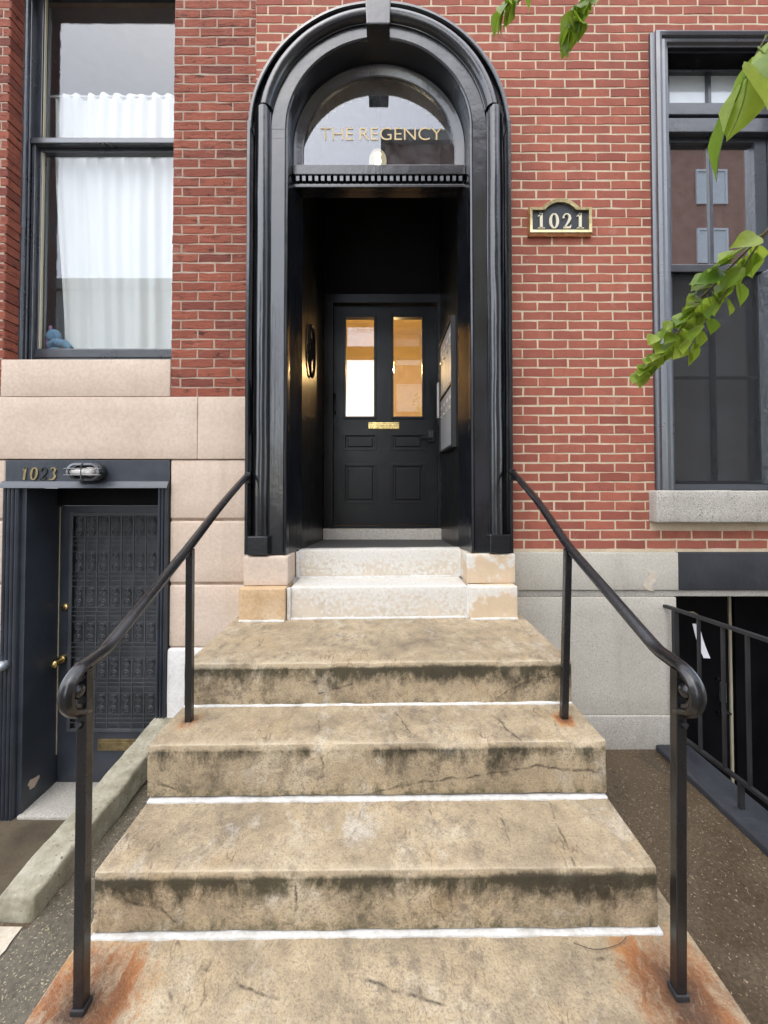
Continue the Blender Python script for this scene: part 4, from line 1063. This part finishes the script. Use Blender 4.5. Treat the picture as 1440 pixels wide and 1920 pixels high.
# mailbox panel
MX = .580
MBX = thing('mailbox_panel', (MX, .56, 2.2), 'grey aluminium mailbox panel on the vestibule side wall', 'mailboxes')
rails(MB(), .245, .90, 2.17, 3.19, [(.262, .883, 2.19, 3.17)], 0, .045)
fr_ = MB()
for (y0, y1, z0, z1) in ((.245, .262, 2.17, 3.19), (.883, .90, 2.17, 3.19), (.262, .883, 2.17, 2.19), (.262, .883, 3.17, 3.19), (.262, .883, 2.665, 2.685)): fr_.box(MX - .045, MX - .0006, y0, y1, z0, z1)
fr_.build('mailbox_frame', M['iron_flat'], MBX)
for r_, (za, zb_) in enumerate(((2.195, 2.66), (2.69, 3.165))):
    for c in range(4):
        y = .266 + c*.1545
        d = MB().box(MX - .034, MX - .0008, y, y + .150, za, zb_).build('mailbox_door', M['grey_paint'], MBX, bevel=.003)
        MB().tube([(MX - .035, y + .075, za + .30), (MX - .045, y + .075, za + .30)], .012, 10).build('mailbox_lock', M['silver'], d, smooth=True)
        MB().box(MX - .037, MX - .0345, y + .035, y + .115, za + .37, za + .40).build('name_tag', M['paper'], d)
IC = thing('white_card_box', (.56, .99, 2.5), 'small white box fixed between the mailboxes and the black door', 'box')
MB().box(.530, .594, .96, 1.02, 2.52, 2.86).build('box_body', M['white_metal'], IC, bevel=.006)
MB().box(.535, .575, .955, .9595, 2.44, 2.515).build('box_clip', M['iron_flat'], IC)
OV = thing('oval_plaque', (VX0, .45, 2.9), 'black oval relief plaque on the dark vestibule wall', 'plaque')
ov = MB(); ring = []
for k in range(30):
    a = 2*math.pi*k/30; ring.append((.45 + .13*math.cos(a), 2.98 + .21*math.sin(a)))
ov.tube([(VX0 + .014, y, z) for y, z in ring + ring[:1]], .012, 6).build('plaque_rim', M['void'], OV, smooth=True)
for k in range(4): MB().tube([(VX0 + .008, .37 + .05*k - .03, 2.86 + .02*k), (VX0 + .012, .40 + .05*k - .02, 2.98), (VX0 + .008, .43 + .045*k, 3.08 + .01*k)], .007, 6).build('relief_stroke', M['void'], OV, smooth=True)

# lamps: vestibule pendant behind the transom, hall pendant behind the door glass (both lit in the photograph)
def pendant(name, loc, ztop, label, r, bulb, gm='glass'):
    x, y, z = loc
    t = thing(name, (x, y, z - r), label, 'pendant lamp')
    MB().tube([(x, y, ztop), (x, y, z + r)], .006, 6).build('pendant_rod', M['old_brass'], t)
    MB().tube([(x, y, ztop), (x, y, ztop - .03)], [.05, .04], 14).build('ceiling_rose', M['old_brass'], t, smooth=True)
    MB().tube([(x, y, z + r + .02), (x, y, z + r*.55)], [.03, .045], 14).build('lamp_cap', M['old_brass'], t, smooth=True)
    MB().ell((x, y, z), (r, r, r*1.15), 20, 14).build('lamp_globe', M[gm], t, smooth=True)
    MB().ell((x, y, z), (bulb, bulb, bulb*1.4), 12, 8).build('lamp_bulb', M['bulb_on' if gm == 'glass' else 'bulb_soft'], t, smooth=True)
    return t
pendant('pendant_lamp', (-.035, .50, 4.62), 5.30, 'lit globe pendant seen glowing through the arched transom', .075, .028, 'globe_on')
pendant('pendant_lamp', (.13, 2.5, 3.44), 4.50, 'lit clear globe pendant glowing behind the door glass', .17, .035)

# notice hanging in the basement entrance
NT = thing('paper_notice', (2.30, .1, .63), 'white paper slip hanging behind the black basement railing', 'notice')
mb = MB(); rows = []
for i in range(9):
    f = i/8; z = .862 - .24*f; x = 2.262 + .062*f; y = .10 + .012*math.sin(f*3) - .02*f
    rows.append([(x + u, y + .004*math.cos(u*40) + t, z + .006*u) for u, t in ((0, 0), (.022, 0), (.045, 0), (.045, .0012), (.022, .0012), (0, .0012))])
mb.grid(rows, close_u=True, cap=True).build('paper_sheet', M['paper'], NT)
MB().tube([(2.10, .08, .955), (2.27, .10, .945), (2.295, .10, .930), (2.29, .10, .86)], .006, 6).build('notice_hook', M['old_brass'], NT, smooth=True)

# curtain and plush toy in the tall window
CU = thing('curtain', (-2.05, .34, 2.9), 'white cotton curtain gathered on a rod behind the tall window', 'curtain')
rows = []
for i in range(50):
    f = i/49; z = 5.0 - 2.1*f; row = []
    xl = -2.615 + .05*min(1, f*2.2) + (.035*max(0, f - .5)*2 - .02*math.sin(f*5)) 
    for k in range(120):
        u = k/119; x = xl + (-1.44 - xl)*u
        am = .006 + .008*min(1, f*1.3)
        y = .305 + am*math.sin(u*34 + 1.6*math.sin(u*9) + .5*f) + .012*math.sin(u*71 + f*2)*(1 - f*.6) + .012*noise.noise(Vector((x*4, z*1.5, 2)))
        row.append((x, y, z + .006*math.sin(u*60)*(1 if i == 0 else 0)))
    rows.append(row)
cl = MB().grid(rows).build('curtain_cloth', M['cloth'], CU, smooth=True)
md = cl.modifiers.new('thickness', 'SOLIDIFY'); md.thickness = .002
hem = []
for zz in (4.92, 4.915): hem.append([(x, y - .006, zz + .004*math.sin(x*40)) for x, y, z in rows[2]])
MB().grid(hem).build('curtain_hem', M['cloth'], CU, smooth=True)
MB().tube([(-2.66, .31, 4.985), (-1.40, .31, 4.985)], .008, 8).build('curtain_rod', M['white_metal'], CU, smooth=True)
PL = thing('plush_toy', (-2.56, .30, 2.90), 'blue and mauve stuffed toy on the sill inside the tall window', 'plush toy')
MB().ell((-2.585, .29, 2.985), (.050, .045, .085), rot=Matrix.Rotation(R(-12), 3, 'Y')).build('toy_body', M['plush_mauve'], PL, smooth=True)
MB().ell((-2.555, .262, 3.03), (.055, .04, .058)).build('toy_head', M['plush_blue'], PL, smooth=True)
MB().tube([(-2.58, .265, 2.955), (-2.53, .255, 2.985), (-2.46, .255, 2.97), (-2.415, .255, 2.93)], [.03, .034, .030, .022], 12).build('toy_arm', M['plush_blue'], PL, smooth=True)
MB().ell((-2.595, .28, 3.10), (.014, .014, .026)).build('toy_ear', M['plush_mauve'], PL, smooth=True)
MB().ell((-2.545, .27, 2.925), (.05, .035, .028)).build('toy_foot', M['plush_blue'], PL, smooth=True)

# ------------------------------------------------------------------ buildings across the street (seen in the glass)
def far_building(label, x0, x1, y0, y1, h, mat, ww, wh, nx, nz, z1st):
    t = thing('apartment_building', ((x0+x1)/2, (y0+y1)/2, GZ), label, 'building')
    MB().box(x0, x1, y0, y1, GZ - .02, h).build('facade', mat, t)
    MB().box(x0 - .2, x1 + .2, y0, y1 + .25, h + .002, h + .5).build('parapet', M['granite'], t)
    wm = pm = None
    for j in range(nz):
        for i in range(nx):
            cx = x0 + (x1 - x0)*(i + .5)/nx; z = z1st + j*(h - z1st)/nz
            if wm is None:
                w = rails(MB(), cx - ww/2, cx + ww/2, z, z + wh, [(cx - ww/2 + .1, cx - .05, z + .1, z + wh - .1), (cx + .05, cx + ww/2 - .1, z + .1, z + wh - .1)], y1 + .002, y1 + .08).build('window', M['white_metal'], t)
                p = MB().box(cx - ww/2 + .09, cx + ww/2 - .09, y1 + .01, y1 + .03, z + .09, z + wh - .09).build('window_pane', M['pale_shade'], w)
                wm, pm, c0 = w.data, p.data, Vector((cx, 0, z)); wo, po = WORLD[w].copy(), WORLD[p].copy()
            else:
                d = Vector((cx, 0, z)) - c0; w = put('window', wm, None, t, wo + d); put('window_pane', pm, None, w, po + d)
    return t
M['far_brick'] = simple_stone('far_brick', (.44, .26, .20), (.36, .21, .16), (.50, .32, .25), 2, 20, .1)
M['far_stone'] = simple_stone('far_stone', (.74, .70, .62), (.64, .60, .52), (.78, .75, .68), 1, 12, .1)
far_building('tall brown brick apartment building across the street, reflected in the windows', .15, 26, -28, -16.0, 18.5, M['far_brick'], 1.5, 1.7, 9, 6, 1.2)
far_building('pale stone building across the street, reflected in the tall window', -24, -8.5, -28, -16.0, 11.5, M['far_stone'], 1.2, 2.0, 5, 3, 1.2)

# ------------------------------------------------------------------ street tree whose twigs hang into view
TR = thing('street_tree', (2.3, -4.3, GZ), 'street tree with bright green pointed leaves on twigs hanging over the steps', 'tree')
MB().tube([(2.3, -4.3, GZ - .05), (2.28, -4.28, .5), (2.32, -4.25, 1.6), (2.25, -4.2, 2.8), (2.3, -4.1, 4.0), (2.2, -4.2, 5.4)], [.16, .125, .115, .10, .075, .03], 12).build('trunk', M['bark'], TR, smooth=True)
def leaf_mesh(seed):
    r = random.Random(seed); n = 10; rows = []
    curl = r.uniform(.1, .5); fold = r.uniform(.08, .30); bend = r.uniform(-.12, .12)
    prof = [.02, .16, .27, .33, .345, .32, .255, .16, .065, .0]
    for i in range(n):
        t = i/(n-1); w = prof[i]*r.uniform(.92, 1.08); cx = bend*math.sin(t*3)
        zc = -curl*t*t*.55
        rows.append([(cx - w, t - .05*(i == 1), zc + fold*w), (cx - w*.5, t, zc + fold*w*.42), (cx, t, zc), (cx + w*.5, t, zc + fold*w*.42), (cx + w, t - .05*(i == 1), zc + fold*w)])
    mb = MB().grid(rows); mb.tube([(0, -.28, .03), (0, -.1, .0), (0, .02, 0)] + [((rows[i][2][0]), rows[i][2][1], rows[i][2][2] - .006) for i in (3, 6, 9)], [.012, .012, .012, .010, .007, .003], 4)
    me = bpy.data.meshes.new('leaf'); me.from_pydata(mb.v, [], mb.f); me.materials.append(M['leaf'])
    me.polygons.foreach_set('use_smooth', [True]*len(me.polygons)); return me
LEAVES = [leaf_mesh(k) for k in range(6)]
nleaf = 0
def branch(pts, rad, leaves, seed, s0, s1, start=.0, spread=1.0, droop=.6):
    global nleaf
    r = random.Random(seed); pp = smooth_path(pts, 6); N = len(pp)
    b = MB().tube(pp, [rad*(1 - .8*i/(N-1)) for i in range(N)], 6).build('branch', M['twig'], TR, smooth=True)
    for k in range(leaves):
        f = start + (1 - start)*(k + r.uniform(-.3, .3) + .5)/leaves; i = min(N - 2, int(f*(N-1))); p = pp[i].lerp(pp[i+1], f*(N-1) - i)
        tg = (pp[i+1] - pp[i]).normalized(); side = 1 if k % 2 else -1
        out = tg.cross(Vector((0, 0, 1))).normalized()*side*r.uniform(.5, 1.1)*spread
        d = (tg*r.uniform(.1, 1.0) + out + Vector((0, 0, -droop*r.uniform(.5, 1.3)))).normalized()
        up = (Vector((0, -.35, 1)) + Vector((r.uniform(-1, 1), r.uniform(-1, .6), r.uniform(-.3, .3)))).normalized()
        xx = d.cross(up).normalized(); zz = xx.cross(d)
        s = (s0 + (s1 - s0)*f)*r.uniform(.75, 1.2)
        o = bpy.data.objects.new('leaf', LEAVES[r.randrange(6)]); COL.objects.link(o); o.parent = b
        mt = Matrix((xx, d, zz)).transposed().to_4x4()
        o.matrix_local = Matrix.Translation(p + d*.28*s - WORLD[b]) @ mt @ Matrix.Scale(s, 4)
        WORLD[o] = p; nleaf += 1
branch([(2.28, -4.25, 2.7), (1.9, -3.1, 3.1), (1.45, -2.3, 2.95), (1.12, -1.92, 2.66), (1.01, -1.80, 2.52), (.955, -1.67, 2.42), (.90, -1.60, 2.30), (.838, -1.55, 2.215)], .006, 58, 3, .105, .055, .58, 1.9, .25)
branch([(1.01, -1.80, 2.52), (.99, -1.72, 2.43), (.95, -1.66, 2.33), (.93, -1.62, 2.27)], .003, 12, 31, .075, .055, .2, 1.0, .5)
branch([(.955, -1.67, 2.42), (.90, -1.63, 2.37), (.845, -1.60, 2.32)], .003, 9, 37, .06, .05, .2, 1.0, .5)
branch([(1.45, -2.3, 2.95), (1.12, -2.12, 2.95), (.95, -2.06, 2.88), (.80, -2.04, 2.78), (.745, -2.03, 2.69)], .004, 16, 5, .115, .12, .30, 1.0, .8)
branch([(2.3, -4.15, 3.6), (1.6, -2.9, 4.1), (.95, -1.95, 3.80), (.70, -1.62, 3.50), (.62, -1.60, 3.37), (.60, -1.60, 3.31)], .006, 34, 11, .085, .065, .64, .8, .6)
branch([(1.6, -2.9, 4.1), (.9, -2.0, 3.85), (.54, -1.63, 3.55), (.43, -1.60, 3.42), (.385, -1.60, 3.37)], .005, 26, 13, .075, .055, .55, .8, .6)
branch([(1.6, -2.9, 4.1), (1.35, -2.0, 3.6), (1.13, -1.72, 3.42), (1.10, -1.70, 3.38)], .005, 10, 17, .085, .07, .6, .7, .7)
# bits of litter
TW = tag(MB().tube(smooth_path([(.62, -1.505, .374), (.68, -1.525, .375), (.76, -1.512, .376), (.80, -1.490, .376)], 4), .0011, 5).build('fallen_twig', M['bark'], None, smooth=True), 'thin brown twig lying on the lowest step by the white joint', 'twig')
tag(MB().box(1.195, 1.215, -1.40, -1.355, GZ + .001, GZ + .004, Matrix.Rotation(.5, 3, 'Z'), (1.2, -1.38, GZ)).build('paper_scrap', M['paper'], None), 'small white paper scrap on the wet brown paving beside the steps', 'paper scrap')
print('leaves', nleaf)
# the crown above and behind the camera
cv, cf = [], []
r = random.Random(21); base = LEAVES
for k in range(2600):
    th = r.uniform(0, 2*math.pi); ph = math.acos(r.uniform(-1, 1)); q = r.uniform(.55, 1)**.5
    c = Vector((2.5 + 1.7*q*math.sin(ph)*math.cos(th), -4.6 + 1.5*q*math.sin(ph)*math.sin(th), 5.6 + 1.5*q*math.cos(ph)))
    if noise.noise(c*1.3) < -.12: continue
    s = r.uniform(.07, .11); mt = Matrix.Rotation(r.uniform(0, 6.3), 3, 'Z') @ Matrix.Rotation(r.uniform(-1.2, .4), 3, 'X')
    b0 = len(cv)
    for v in ((0, 0, 0), (-.36, .45, .12), (0, .5, 0), (.36, .45, .12), (0, 1, -.15)): cv.append(c + mt @ (Vector(v)*s))
    cf += [(b0, b0+1, b0+2), (b0, b0+2, b0+3), (b0+1, b0+4, b0+2), (b0+2, b0+4, b0+3)]
MB().add(cv, cf).build('crown', M['leaf'], TR, kind='stuff')
for k in range(7):
    a = k*.9; MB().tube([(2.27, -4.18, 3.2 + k*.25), (2.4 + .6*math.cos(a), -4.5 + .5*math.sin(a), 4.3 + .2*k), (2.5 + 1.2*math.cos(a), -4.6 + 1.1*math.sin(a), 5.2 + .2*k)], [.04, .025, .008], 7).build('limb', M['bark'], TR, smooth=True)
